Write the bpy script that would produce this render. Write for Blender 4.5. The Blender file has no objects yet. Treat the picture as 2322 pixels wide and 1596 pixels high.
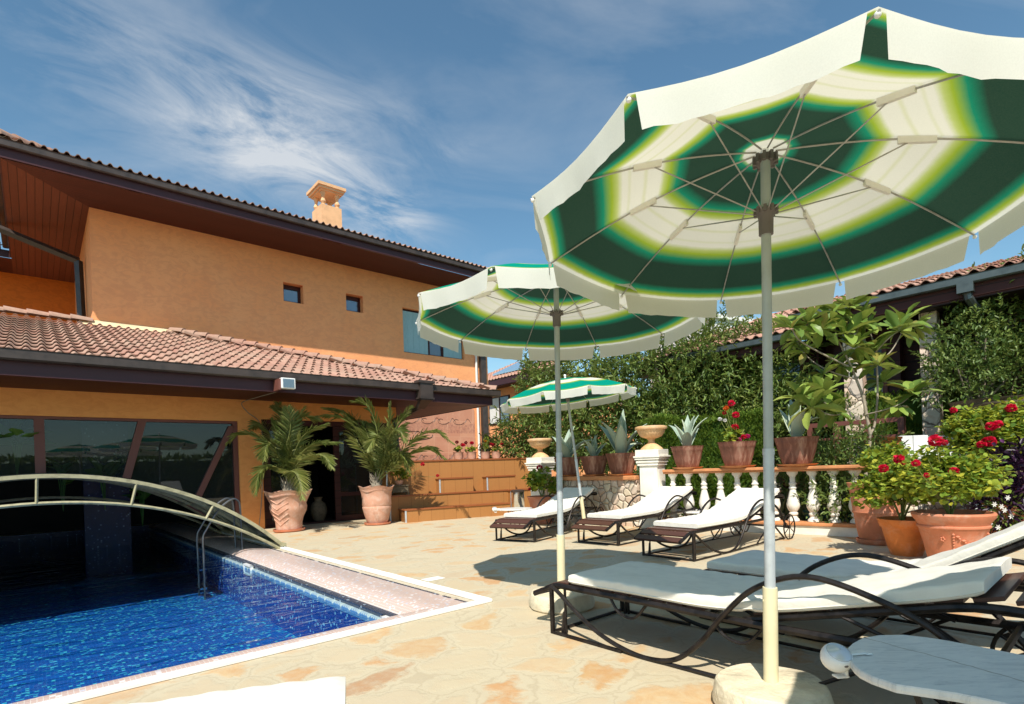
import bpy, bmesh, math, random
import numpy as np
from mathutils import Vector, Matrix, Euler
R = math.radians
random.seed(7); rng = np.random.default_rng(11)
C = bpy.context.scene.collection
scene = bpy.context.scene

# ---------------------------------------------------------------- camera
FPX, W, HH = 1239.0, 2321.0, 1.0
cam = bpy.data.cameras.new('camera'); camo = bpy.data.objects.new('camera', cam); C.objects.link(camo)
cam.sensor_width = 36; cam.sensor_fit = 'HORIZONTAL'; cam.lens = FPX / W * 36
cam.shift_x = 0.0; cam.shift_y = 261.6 / W
cam.clip_start = 0.05; cam.clip_end = 4000
camo.matrix_world = Matrix.Translation((0, 0, HH)) @ Matrix.Rotation(R(90), 4, 'X') @ Matrix.Rotation(-math.atan(.0348), 4, 'Z')
scene.camera = camo

# ---------------------------------------------------------------- light
SUN = Vector((-.11, -.81, 1.0)).normalized()
world = bpy.data.worlds.new("World"); scene.world = world; world.use_nodes = True
def world_setup():
    nt = world.node_tree; nt.nodes.clear(); L = nt.links.new
    out = nt.nodes.new('ShaderNodeOutputWorld'); bg = nt.nodes.new('ShaderNodeBackground')
    sky = nt.nodes.new('ShaderNodeTexSky'); sky.sky_type = 'NISHITA'; sky.sun_disc = False
    sky.sun_elevation = math.asin(SUN.z); sky.sun_rotation = math.atan2(SUN.x, SUN.y)
    sky.air_density = 1.0; sky.dust_density = .5; sky.ozone_density = 2.5; sky.altitude = 0
    bg.inputs[1].default_value = SKY_STRENGTH
    tc = nt.nodes.new('ShaderNodeTexCoord')
    def vm(op, a, b=None):
        n = nt.nodes.new('ShaderNodeVectorMath'); n.operation = op
        L(a, n.inputs[0])
        if b is not None:
            if isinstance(b, (tuple, Vector)): n.inputs[1].default_value = b
            else: L(b, n.inputs[1])
        return n
    def mt(op, a, b=None, c=None):
        n = nt.nodes.new('ShaderNodeMath'); n.operation = op
        for i, q in enumerate((a, b, c)):
            if q is None: continue
            if isinstance(q, (int, float)): n.inputs[i].default_value = q
            else: L(q, n.inputs[i])
        return n.outputs[0]
    d = tc.outputs['Generated']
    # gnomonic coordinates on a cloud sheet overhead (x/z, y/z): cirrus lies on a plane high above the place
    sep = nt.nodes.new('ShaderNodeSeparateXYZ'); L(d, sep.inputs[0])
    z = mt('MAXIMUM', sep.outputs[2], .03); z = mt('ADD', z, .12)
    cx = mt('DIVIDE', sep.outputs[0], z); cy = mt('DIVIDE', sep.outputs[1], z)
    cmb = nt.nodes.new('ShaderNodeCombineXYZ'); L(cx, cmb.inputs[0]); L(cy, cmb.inputs[1])
    def noise(vec, scale, det, rough, dist, mapping=None):
        m0 = nt.nodes.new('ShaderNodeMapping'); L(vec, m0.inputs[0]); m = nt.nodes.new('ShaderNodeMapping'); L(m0.outputs[0], m.inputs[0])
        if mapping: m.inputs['Location'].default_value, m0.inputs['Rotation'].default_value, m.inputs['Scale'].default_value = mapping
        n = nt.nodes.new('ShaderNodeTexNoise'); n.inputs['Scale'].default_value = scale; n.inputs['Detail'].default_value = det
        n.inputs['Roughness'].default_value = rough; n.inputs['Distortion'].default_value = dist; L(m.outputs[0], n.inputs['Vector']); return n.outputs[0]
    def blob(px, py, sx, sy, ang):
        # elliptical patch of cloud sheet round the point (px,py)
        ca, sa = math.cos(ang), math.sin(ang)
        ax = mt('SUBTRACT', cx, px); ay = mt('SUBTRACT', cy, py)
        q1 = mt('ADD', mt('MULTIPLY', ax, ca / sx), mt('MULTIPLY', ay, sa / sx))
        q2 = mt('ADD', mt('MULTIPLY', ax, -sa / sy), mt('MULTIPLY', ay, ca / sy))
        r2 = mt('ADD', mt('MULTIPLY', q1, q1), mt('MULTIPLY', q2, q2))
        return mt('POWER', 2.718, mt('MULTIPLY', r2, -1.0))
    def sheet(xp, yp):
        # pixel of the photograph -> direction -> cloud sheet coordinates
        a, b = ab(xp, yp); v = Vector((a, 1, -b)).normalized(); zz = max(v.z, .03) + .12
        return v.x / zz, v.y / zz
    def streak(p, q, wid, amp):
        (x0, y0), (x1, y1) = sheet(*p), sheet(*q)
        L_ = math.hypot(x1 - x0, y1 - y0) / 2
        return mt('MULTIPLY', blob((x0 + x1) / 2, (y0 + y1) / 2, L_ * 1.15, wid, math.atan2(y1 - y0, x1 - x0)), amp)
    masks = [streak((240, 110), (640, 380), .16, 1.0), streak((560, 130), (640, 300), .16, .8), streak((600, 300), (920, 530), .15, 1.15),
             streak((480, 260), (760, 400), .2, .8), streak((0, 40), (300, 140), .22, .35), streak((900, 380), (1120, 320), .05, .5), streak((640, 330), (1040, 230), .12, .45),
             streak((780, 470), (930, 540), .2, .9)]
    tot = masks[0]
    for m in masks[1:]: tot = mt('ADD', tot, m)
    (sx0, sy0), (sx1, sy1) = sheet(200, 90), sheet(860, 520); sa_ = math.atan2(sy1 - sy0, sx1 - sx0)
    n1 = noise(cmb.outputs[0], 2.4, 11, .66, .9, ((1.7, .3, 0), (0, 0, -sa_ + R(14)), (.95, 1.9, 1)))
    n2 = noise(cmb.outputs[0], 1.3, 6, .6, .6, ((3, 1, 0), (0, 0, R(-20)), (1, 1.5, 1)))
    f = mt('MULTIPLY', mt('SMOOTH_MIN', mt('MULTIPLY', mt('MAXIMUM', mt('SUBTRACT', n1, .40), 0), 3.4), 1.0, .2), tot)
    veil = mt('MULTIPLY', mt('MAXIMUM', mt('SUBTRACT', n2, .46), 0), .8)
    f = mt('MINIMUM', mt('ADD', mt('MULTIPLY', f, .5), veil), .8)
    mix = nt.nodes.new('ShaderNodeMix'); mix.data_type = 'RGBA'
    L(f, mix.inputs[0]); 
    hs = nt.nodes.new('ShaderNodeHueSaturation'); hs.inputs['Saturation'].default_value = 1.04; hs.inputs['Value'].default_value = 1.4
    L(sky.outputs[0], hs.inputs['Color']); tint = nt.nodes.new('ShaderNodeMix'); tint.data_type = 'RGBA'; tint.blend_type = 'MULTIPLY'; tint.inputs[0].default_value = 1; tint.inputs[7].default_value = (.86, 1.03, .93, 1)
    L(hs.outputs[0], tint.inputs[6]); L(tint.outputs[2], mix.inputs[6]); mix.inputs[7].default_value = (6.8, 7.0, 7.2, 1)
    L(mix.outputs[2], bg.inputs[0]); L(bg.outputs[0], out.inputs[0])
SKY_STRENGTH = .098
FX, FY, HX, HY = 1169.6, 1059.4, .9994, .0348
def ab(x, y):
    dx, dy = x - FX, y - FY
    return (dx * HX - dy * HY) / FPX, (dx * HY + dy * HX) / FPX
def G(x, y, h=0.0):
    """where the sight line of a point of the photograph meets the level h"""
    a, b = ab(x, y); Y = (HH - h) / b
    return Vector((a * Y, Y, h))
def P(x, y, Y):
    a, b = ab(x, y); return Vector((a * Y, Y, HH - b * Y))
world_setup()
sun = bpy.data.lights.new('sun', 'SUN'); suno = bpy.data.objects.new('sun', sun); C.objects.link(suno)
sun.energy = 5.0; sun.angle = R(.5); sun.color = (1.0, .935, .83)
suno.rotation_euler = SUN.to_track_quat('Z', 'Y').to_euler(); suno.location = (0, -5, 12)
scene.view_settings.view_transform = 'Standard'; scene.view_settings.look = 'None'
scene.view_settings.exposure = 0.22; scene.view_settings.gamma = 1
scene.cycles.max_bounces = 8; scene.cycles.transparent_max_bounces = 24

UD = Vector((.7538, .6571, 0)); VD = Vector((-.6571, .7538, 0)); AUV = math.atan2(.6571, .7538)
def U(u, v, z=0): return UD * u + VD * v + Vector((0, 0, z))

# ---------------------------------------------------------------- materials
MATS = {}
def nodes(name):
    m = bpy.data.materials.new(name); m.use_nodes = True; nt = m.node_tree; nt.nodes.clear()
    out = nt.nodes.new('ShaderNodeOutputMaterial'); MATS[name] = m
    return m, nt, out
class NT:
    def __init__(s, nt): s.nt = nt; s.L = nt.links.new
    def n(s, t, **k):
        o = s.nt.nodes.new(t)
        for a, b in k.items(): setattr(o, a, b)
        return o
    def put(s, sock, v):
        if v is None: return
        if hasattr(v, 'is_output'): s.L(v, sock)
        else: sock.default_value = v
    def math(s, op, a, b=None, c=None):
        n = s.n('ShaderNodeMath', operation=op)
        for i, q in enumerate((a, b, c)): s.put(n.inputs[i], q)
        return n.outputs[0]
    def vmath(s, op, a, b=None):
        n = s.n('ShaderNodeVectorMath', operation=op); s.put(n.inputs[0], a); s.put(n.inputs[1], b); return n.outputs[0]
    def mix(s, f, a, b, mode='MIX'):
        n = s.n('ShaderNodeMix', data_type='RGBA', blend_type=mode); s.put(n.inputs[0], f)
        s.put(n.inputs[6], a if hasattr(a, 'is_output') else (*a, 1)[:4]); s.put(n.inputs[7], b if hasattr(b, 'is_output') else (*b, 1)[:4]); return n.outputs[2]
    def noise(s, vec, scale, det=4, rough=.55, dist=0, color=False):
        n = s.n('ShaderNodeTexNoise'); s.put(n.inputs['Vector'], vec); n.inputs['Scale'].default_value = scale; n.inputs['Detail'].default_value = det
        n.inputs['Roughness'].default_value = rough; n.inputs['Distortion'].default_value = dist; return n.outputs[1 if color else 0]
    def ramp(s, f, stops, interp='LINEAR'):
        n = s.n('ShaderNodeValToRGB'); n.color_ramp.interpolation = interp; e = n.color_ramp.elements
        while len(e) < len(stops): e.new(.5)
        for q, (p, c) in zip(e, stops): q.position = p; q.color = (*c, 1)[:4] if not isinstance(c, (int, float)) else (c, c, c, 1)
        s.put(n.inputs[0], f); return n.outputs[0]
    def coord(s, which='Object'): return s.n('ShaderNodeTexCoord').outputs[which]
    def mapping(s, vec, loc=(0, 0, 0), rot=(0, 0, 0), sc=(1, 1, 1)):
        n = s.n('ShaderNodeMapping'); s.L(vec, n.inputs[0]); n.inputs[1].default_value = loc; n.inputs[2].default_value = rot; n.inputs[3].default_value = sc; return n.outputs[0]
    def bump(s, h, strength=.3, dist=.01, normal=None):
        n = s.n('ShaderNodeBump'); n.inputs['Strength'].default_value = strength; n.inputs['Distance'].default_value = dist; s.put(n.inputs['Height'], h)
        if normal is not None: s.L(normal, n.inputs['Normal'])
        return n.outputs[0]
    def pbr(s, color, rough=.6, metal=0, normal=None, spec=.4, **k):
        n = s.n('ShaderNodeBsdfPrincipled'); s.put(n.inputs['Base Color'], color if hasattr(color, 'is_output') else (*color, 1)[:4]); s.put(n.inputs['Roughness'], rough)
        n.inputs['Metallic'].default_value = metal; n.inputs['Specular IOR Level'].default_value = spec
        if normal is not None: s.L(normal, n.inputs['Normal'])
        for a, b in k.items(): s.put(n.inputs[a], b)
        return n.outputs[0]
    def mixs(s, f, a, b):
        n = s.n('ShaderNodeMixShader'); s.put(n.inputs[0], f); s.L(a, n.inputs[1]); s.L(b, n.inputs[2]); return n.outputs[0]
def simple(name, col, rough=.6, metal=0, var=.15, scale=6, bump=.15, bscale=60, spec=.4, dark=None, bd=.004, stretch=(1, 1, 1), bloom=None):
    if name in MATS: return MATS[name]
    m, nt, out = nodes(name); q = NT(nt); co = q.mapping(q.coord(), sc=stretch)
    nz = q.noise(co, scale, 5, .6); dk = dark or tuple(c * (1 - var * 2.2) for c in col); lt = tuple(min(1, c * (1 + var)) for c in col)
    c = q.ramp(nz, [(.3, dk), (.5, col), (.7, lt)])
    if bloom:
        n2 = q.noise(co, 5.5, 8, .72, .6); n3 = q.noise(q.mapping(co, sc=(1, 1, .25)), 13, 5, .6)
        c = q.mix(q.math('MULTIPLY', q.ramp(n2, [(.5, 0.), (.68, 1.)]), bloom), c, (.74, .62, .52)); c = q.mix(q.math('MULTIPLY', q.ramp(n3, [(.55, 0.), (.72, 1.)]), bloom * .8), c, tuple(k * .45 for k in col))
    nb = q.noise(co, bscale, 4, .6)
    sh = q.pbr(c, q.math('ADD', rough - .08, q.math('MULTIPLY', nz, .16)), metal, q.bump(nb, bump, bd), spec)
    q.L(sh, out.inputs[0]); return m

def m_plaster(name, col, col2, patch):
    m, nt, out = nodes(name); q = NT(nt); co = q.coord()
    big = q.noise(co, .9, 4, .6, .5); mid = q.noise(q.mapping(co, sc=(1, 1, 1.8)), 4.5, 6, .65, 1.2); fine = q.noise(co, 45, 5, .7, .4)
    c = q.mix(q.ramp(big, [(.3, 0.), (.7, 1.)]), col, col2)
    c = q.mix(q.math('MULTIPLY', q.ramp(mid, [(.44, 0.), (.58, 1.)]), .62), c, patch)
    stn = q.noise(q.mapping(co, sc=(1, 1, .09)), 5, 5, .65)
    c = q.mix(q.math('MULTIPLY', q.ramp(stn, [(.52, 0.), (.72, 1.)]), .10), c, tuple(k * .7 for k in patch))
    h = q.math('ADD', q.math('MULTIPLY', mid, .8), q.math('MULTIPLY', fine, .35))
    q.L(q.pbr(c, .9, 0, q.bump(h, .55, .012), .2), out.inputs[0]); return m
m_plaster('plaster', (.94, .385, .16), (.95, .44, .20), (.82, .345, .16))
m_plaster('plaster_low', (.92, .40, .13), (.90, .37, .12), (.82, .32, .10))
m_plaster('plaster_far', (.78, .22, .035), (.72, .2, .035), (.6, .16, .03))

def m_ground():
    m, nt, out = nodes('flagstone'); q = NT(nt); co = q.coord()
    wob = q.vmath('MULTIPLY', q.vmath('SUBTRACT', q.noise(co, 2.6, 5, .62, 0, True), (.5, .5, .5)), (.5, .5, .0))
    p = q.vmath('ADD', q.mapping(co, rot=(0, 0, .5), sc=(1.0, 1.25, 0)), wob)
    def vor(feat, sc, rnd=.95):
        v = q.n('ShaderNodeTexVoronoi', feature=feat); q.L(p, v.inputs['Vector']); v.inputs['Scale'].default_value = sc; v.inputs['Randomness'].default_value = rnd; return v
    e = vor('DISTANCE_TO_EDGE', 2.7).outputs['Distance']; cell = vor('F1', 2.7)
    fine = q.noise(co, 9, 8, .72, .8); grit = q.noise(co, 120, 4, .7)
    s = q.n('ShaderNodeSeparateColor'); q.L(cell.outputs['Color'], s.inputs[0])
    stone = q.ramp(q.math('ADD', e, q.math('MULTIPLY', q.math('SUBTRACT', fine, .5), .30)), [(.07, 0.), (.17, 1.)])
    on = q.ramp(s.outputs[0], [(.0, .12), (.45, .25), (.55, .65), (.66, 1.), (1, 1.)])
    hue = q.ramp(s.outputs[1], [(0, (.56, .40, .22)), (.3, (.60, .43, .24)), (.5, (.55, .32, .155)), (.68, (.56, .38, .21)), (.85, (.44, .29, .18)), (1, (.62, .39, .16))])
    hue = q.mix(q.math('MULTIPLY', q.ramp(fine, [(.35, 1.), (.6, 0.)]), .55), hue, (.50, .25, .10))
    grout = q.mix(q.noise(co, 1.7, 6, .6), (.52, .445, .305), (.58, .505, .36))
    grout = q.mix(q.math('MULTIPLY', q.ramp(q.noise(co, 5, 7, .7), [(.5, 0.), (.75, 1.)]), .3), grout, (.49, .41, .29))
    fac = q.math('MULTIPLY', stone, on); fac = q.math('MULTIPLY', fac, q.ramp(q.noise(co, 14, 6, .7), [(.3, .5), (.55, 1.)]))
    c = q.mix(fac, grout, hue)
    c = q.mix(q.math('MULTIPLY', q.ramp(q.math('ADD', e, q.math('MULTIPLY', q.math('SUBTRACT', grit, .5), .02)), [(.006, 1.), (.03, 0.)]), .34), c, (.36, .28, .18))
    c = q.mix(q.math('MULTIPLY', q.ramp(grit, [(.55, 0.), (.75, 1.)]), .18), c, (.75, .62, .45))
    h = q.math('ADD', q.math('MULTIPLY', stone, .35), q.math('ADD', q.math('MULTIPLY', fine, .5), q.math('MULTIPLY', grit, .12)))
    q.L(q.pbr(c, .82, 0, q.bump(h, .45, .012), .25), out.inputs[0])
m_ground()

def m_mosaic(name, size, base, dark, speck, thr, grout, rough=.25, wob=0.0, gw=.09, rndcol=None):
    m, nt, out = nodes(name); q = NT(nt); co = q.coord()
    if wob:
        co = q.vmath('ADD', co, q.vmath('MULTIPLY', q.vmath('SUBTRACT', q.noise(q.mapping(co, sc=(1, 1, .3)), 5, 2, .5, 0, True), (.5, .5, .5)), (wob, wob, wob)))
    co = q.vmath('ADD', co, (.0013, .0017, .0021))
    g = q.vmath('DIVIDE', co, (size, size, size)); fl = q.vmath('FLOOR', g); fr = q.vmath('SUBTRACT', g, fl)
    wn = q.n('ShaderNodeTexWhiteNoise', noise_dimensions='3D'); q.L(fl, wn.inputs['Vector'])
    v = wn.outputs['Value']; s = q.n('ShaderNodeSeparateColor'); q.L(wn.outputs['Color'], s.inputs[0])
    c = q.mix(s.outputs[0], dark, base)
    sp = q.mix(s.outputs[1], speck[0], speck[1])
    c = q.mix(q.ramp(v, [(thr, 0.), (min(thr + .02, 1), 1.)]), c, sp)
    f = q.n('ShaderNodeSeparateXYZ'); q.L(fr, f.inputs[0])
    nx = q.n('ShaderNodeNewGeometry').outputs['Normal']; na = q.n('ShaderNodeSeparateXYZ'); q.L(q.vmath('ABSOLUTE', nx), na.inputs[0])
    lines = None
    for i in range(3):
        l = q.math('LESS_THAN', f.outputs[i], gw); l = q.math('MULTIPLY', l, q.math('LESS_THAN', na.outputs[i], .8))
        lines = l if lines is None else q.math('MAXIMUM', lines, l)
    c = q.mix(lines, c, grout)
    q.L(q.pbr(c, rough, 0, q.bump(q.math('SUBTRACT', 1, lines), .25, .002), .5), out.inputs[0])
m_mosaic('mosaic_floor', .025, (.0, .095, .36), (.0, .06, .29), ((.02, .30, .45), (.14, .62, .62)), .87, (.02, .2, .5), .5, .035, .07)
m_mosaic('mosaic_wall', .024, (.012, .075, .36), (.01, .05, .29), ((.12, .3, .55), (.5, .78, .88)), .9, (.02, .05, .3))
m_mosaic('mosaic_shaded', .024, (.006, .012, .07), (.004, .008, .05), ((.05, .08, .2), (.2, .28, .38)), .955, (.01, .015, .07))  # darker copy of the pool mosaic, with the room's shade in its colour
m_mosaic('mosaic_pink', .022, (.62, .43, .36), (.56, .42, .38), ((.86, .78, .74), (.5, .5, .6)), .87, (.72, .66, .6), .28, 0, .12)
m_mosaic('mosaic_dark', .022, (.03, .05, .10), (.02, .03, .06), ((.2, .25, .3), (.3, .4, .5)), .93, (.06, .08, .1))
def m_band():
    m, nt, out = nodes('waterline_tile'); q = NT(nt); co = q.coord(); sp = q.n('ShaderNodeSeparateXYZ'); q.L(co, sp.inputs[0])
    # rings and dashes repeat every 16 cm along the pool
    t = q.math('FRACT', q.math('DIVIDE', sp.outputs[1], .165)); z = q.math('MULTIPLY', q.math('ADD', sp.outputs[2], .085), 1.0)
    dx = q.math('MULTIPLY', q.math('SUBTRACT', t, .5), .165)
    r = q.math('SQRT', q.math('ADD', q.math('MULTIPLY', dx, dx), q.math('MULTIPLY', z, z)))
    ring = q.math('MULTIPLY', q.math('GREATER_THAN', r, .008), q.math('LESS_THAN', r, .02))
    dash = q.math('MULTIPLY', q.math('LESS_THAN', q.math('ABSOLUTE', z), .008), q.math('GREATER_THAN', q.math('FRACT', q.math('MULTIPLY', t, 5)), .35))
    base = q.mix(q.noise(q.mapping(co, sc=(1, 1, 9)), 14, 4, .7), (.05, .16, .42), (.22, .42, .62))
    c = q.mix(q.math('MAXIMUM', ring, q.math('MULTIPLY', dash, .8)), base, (.62, .75, .66))
    q.L(q.pbr(c, .2, 0, None, .5), out.inputs[0])
m_band()
def m_water():
    m, nt, out = nodes('water'); q = NT(nt); co = q.mapping(q.coord(), rot=(0, 0, .6), sc=(1, 2.4, 1))
    n = q.math('ADD', q.math('MULTIPLY', q.noise(co, 2.2, 3, .5, .6), 1.0), q.math('MULTIPLY', q.noise(co, 8, 2, .5, .4), .16))
    b = q.bump(n, .5, .06)
    fr = q.n('ShaderNodeFresnel'); fr.inputs['IOR'].default_value = 1.33; q.L(b, fr.inputs['Normal'])
    tr = q.n('ShaderNodeBsdfTransparent'); tr.inputs[0].default_value = (.70, .93, 1.0, 1)
    gl = q.n('ShaderNodeBsdfGlossy'); gl.inputs['Roughness'].default_value = .015; q.L(b, gl.inputs['Normal'])
    q.L(q.mixs(fr.outputs[0], tr.outputs[0], gl.outputs[0]), out.inputs[0])
m_water()
def m_glass(name, tint, boost, rough=.0, dif=None):
    m, nt, out = nodes(name); q = NT(nt)
    fr = q.n('ShaderNodeFresnel'); fr.inputs['IOR'].default_value = 1.5
    tr = q.n('ShaderNodeBsdfTransparent'); tr.inputs[0].default_value = (*tint, 1)
    gl = q.n('ShaderNodeBsdfGlossy'); gl.inputs['Roughness'].default_value = rough; gl.inputs[0].default_value = (.9, .95, 1, 1)
    s = q.mixs(q.math('MINIMUM', q.math('MULTIPLY', fr.outputs[0], boost), 1.0), tr.outputs[0], gl.outputs[0])
    if dif:
        d = q.n('ShaderNodeBsdfDiffuse'); d.inputs[0].default_value = (*dif[0], 1); s = q.mixs(dif[1], s, d.outputs[0])
    q.L(s, out.inputs[0])
m_glass('glass', (.40, .42, .42), 1.3, 0, ((.30, .33, .33), .05)); m_glass('polycarbonate', (.16, .16, .15), 1.3, .12, ((.5, .5, .46), .05))
m_glass('blue_glass', (.5, .55, .6), 3.5, .02, ((.25, .36, .45), .4))

def m_wood(name, a, b, line, plank=.1, axis=0, rough=.55, grain=30, gap=.06, pv=.35):
    m, nt, out = nodes(name); q = NT(nt); co = q.coord(); s = q.n('ShaderNodeSeparateXYZ'); q.L(co, s.inputs[0])
    x = q.math('DIVIDE', s.outputs[axis], plank); fl = q.math('FLOOR', x); fr = q.math('SUBTRACT', x, fl)
    wn = q.n('ShaderNodeTexWhiteNoise', noise_dimensions='1D'); q.L(fl, wn.inputs['W'])
    sc = [1.5, 1.5, 1.5]; sc[axis] = grain
    if axis == 0: sc[2] = 1.5
    off = q.vmath('SCALE', co); 
    g = q.noise(q.vmath('ADD', q.mapping(co, sc=tuple(sc)), q.vmath('MULTIPLY', wn.outputs['Color'], (9, 9, 9))), 2.0, 6, .65, .4)
    c = q.mix(g, a, b); c = q.mix(q.math('MULTIPLY', wn.outputs['Value'], pv), c, tuple(k * .6 for k in a))
    ln = q.math('LESS_THAN', fr, gap); c = q.mix(ln, c, line)
    q.L(q.pbr(c, rough, 0, q.bump(q.math('SUBTRACT', q.math('MULTIPLY', g, .3), ln), .4, .004), .35), out.inputs[0])
m_wood('planks_along', (.055, .012, .010), (.095, .02, .014), (.016, .004, .004), .085, 1, .55, 20, .1)
m_wood('planks_across', (.10, .028, .018), (.19, .06, .033), (.03, .008, .005), .13, 0, .55, 20, .09)
m_wood('fascia', (.045, .018, .024), (.08, .027, .034), (.02, .01, .01), 9.0, 0, .45, 2, 0)
m_wood('frame_brown', (.155, .055, .042), (.21, .075, .055), (.1, .04, .03), 9.0, 0, .5, 20, 0)
m_wood('slat_brown', (.06, .025, .018), (.12, .05, .032), (.02, .01, .01), 9.0, 0, .4, 20, 0)
m_wood('dark_wood', (.045, .012, .011), (.07, .018, .015), (.012, .004, .004), .16, 2, .6, 20, .08)
m_wood('bamboo', (.35, .15, .045), (.47, .225, .075), (.22, .085, .025), .26, 0, .42, 120, .018, .10)
m_wood('stand_edge', (.28, .085, .03), (.36, .12, .04), (.15, .05, .02), 9.0, 0, .4, 20, 0)

def m_tile(name, a, b, c2):
    m, nt, out = nodes(name); q = NT(nt); co = q.coord()
    big = q.noise(co, 1.4, 5, .6); n = q.noise(co, 11, 6, .7, .3); rnd = q.n('ShaderNodeAttribute', attribute_name='rnd').outputs['Fac']
    c = q.mix(rnd, a, b); c = q.mix(q.math('MULTIPLY', q.ramp(n, [(.42, 0.), (.66, 1.)]), .6), c, c2)
    c = q.mix(q.math('MULTIPLY', q.ramp(big, [(.4, 0.), (.65, 1.)]), .35), c, (.38, .33, .25))
    q.L(q.pbr(c, .85, 0, q.bump(n, .4, .006), .25), out.inputs[0])
m_tile('roof_tile', (.38, .20, .15), (.50, .30, .225), (.27, .15, .11))
m_tile('roof_tile_far', (.44, .22, .16), (.50, .28, .21), (.36, .18, .14))
simple('chimney_plaster', (.78, .46, .25), .9, 0, .08, 3, .3)
simple('mortar', (.78, .60, .36), .9, 0, .08, 3, .3)
simple('gutter_brown', (.055, .04, .034), .42, .0, .2, 5, .1, spec=.5)
simple('gutter_grey', (.11, .13, .13), .4, .6, .15, 5, .1)
simple('iron', (.028, .022, .02), .42, .5, .35, 22, .25, 90, spec=.5)
simple('canvas_white', (.77, .74, .66), .85, 0, .04, 7, .45, 9, spec=.15, bd=.012, stretch=(1, 1.6, 1))
simple('cream_paint', (.74, .66, .42), .45, 0, .05, 5, .12, 30, bd=.003)
simple('concrete_cream', (.72, .63, .45), .85, 0, .10, 8, .7, 28, bd=.014, bloom=.3)
simple('galvanised', (.52, .56, .58), .45, .25, .08, 20, .06, 60)
simple('grey_paint', (.40, .43, .41), .45, .1, .05, 10, .05, 60)
simple('collar', (.14, .12, .11), .5, 0, .1, 10, .1)
simple('rib_steel', (.42, .40, .37), .4, .5, .1, 30, .05)
simple('white_plastic', (.80, .80, .78), .25, 0, .03, 8, .03)
simple('lid_grey', (.62, .64, .66), .2, .3, .03, 8, .03)
simple('white_rail', (.86, .86, .84), .4, 0, .03, 3, .1, 30)
simple('beige_gap', (.58, .50, .37), .8, 0, .1, 20, .2)
simple('arch_paint', (.38, .345, .205), .5, 0, .15, 14, .2, 60)
simple('lawn_green', (.06, .10, .03), .9, 0, .25, 2, .5, 30)
simple('chrome', (.75, .77, .78), .12, 1, .04, 10, .02)
simple('shaded_steel', (.16, .165, .17), .35, .8, .04, 10, .02)  # chrome darkened: shade under the cover is put into the colour
simple('terracotta', (.58, .20, .105), .8, 0, .14, 6, .3, 50, dark=(.48, .18, .09), bloom=.3)
simple('terracotta_orange', (.64, .19, .045), .8, 0, .12, 6, .3, 50, bloom=.2)
simple('terracotta_pale', (.60, .32, .22), .85, 0, .12, 5, .35, 45, dark=(.66, .44, .34), bd=.008, bloom=.55)
simple('terracotta_cap', (.62, .26, .105), .75, 0, .12, 5, .25, 50)
simple('urn_stone', (.72, .44, .22), .85, 0, .1, 7, .3, 50, bloom=.3)
simple('white_stone', (.81, .77, .68), .75, 0, .07, 5, .3, 40, bloom=.12)
simple('white_bench', (.72, .73, .72), .6, 0, .05, 4, .15, 30)
simple('soil', (.05, .035, .022), .95, 0, .3, 20, .8, 40, bd=.02)
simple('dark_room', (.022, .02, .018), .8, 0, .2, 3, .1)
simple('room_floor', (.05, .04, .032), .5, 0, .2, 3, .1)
simple('bark', (.23, .19, .14), .85, 0, .2, 12, .5, 40, stretch=(1, 1, .3))
simple('bark_pale', (.34, .29, .22), .85, 0, .2, 12, .5, 40)
simple('stem_green', (.20, .22, .06), .6, 0, .2, 12, .2)
simple('vase_clay', (.13, .10, .06), .7, 0, .2, 12, .4, 60)
simple('trough_green', (.015, .075, .065), .5, 0, .1, 6, .1)
simple('cable', (.32, .28, .22), .6, 0, .1, 6, .1)
simple('shutter_blue', (.33, .52, .56), .55, 0, .06, 5, .15, 40, stretch=(8, 8, 1))
simple('white_wall', (.78, .76, .72), .85, 0, .04, 3, .15)
def m_streaky():
    m, nt, out = nodes('planter_brown'); q = NT(nt); co = q.coord()
    n = q.noise(q.mapping(co, sc=(1, 1, .12)), 22, 5, .65, .4); n2 = q.noise(co, 9, 4, .6)
    c = q.ramp(n, [(.3, (.13, .055, .038)), (.5, (.25, .10, .065)), (.66, (.46, .27, .19))])
    c = q.mix(q.math('MULTIPLY', n2, .4), c, (.2, .07, .05))
    q.L(q.pbr(c, .6, 0, q.bump(n, .25, .004), .35), out.inputs[0])
m_streaky()
def m_marble():
    m, nt, out = nodes('marble'); q = NT(nt); co = q.coord()
    w = q.noise(q.mapping(co, rot=(0, 0, .4), sc=(2, 9, 1)), 3, 8, .7, 1.2); s = q.noise(q.mapping(co, rot=(0, 0, .4), sc=(3, 16, 1)), 7, 5, .6, .6)
    c = q.ramp(w, [(.3, (.50, .50, .49)), (.5, (.70, .69, .66)), (.72, (.77, .75, .70))])
    c = q.mix(q.math('MULTIPLY', q.ramp(s, [(.3, 1.), (.42, 0.)]), .5), c, (.36, .37, .38))
    sp = q.n('ShaderNodeSeparateXYZ'); q.L(co, sp.inputs[0])
    ck = q.math('ABSOLUTE', q.math('ADD', q.math('ADD', q.math('MULTIPLY', sp.outputs[0], .80), q.math('MULTIPLY', sp.outputs[1], .35)), q.math('MULTIPLY', q.math('SUBTRACT', q.noise(co, 4, 4, .6), .5), .07)))
    c = q.mix(q.math('MULTIPLY', q.math('LESS_THAN', ck, .0022), .8), c, (.25, .2, .15))
    q.L(q.pbr(c, .42, 0, q.bump(w, .08, .004), .45), out.inputs[0])
m_marble()
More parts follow.
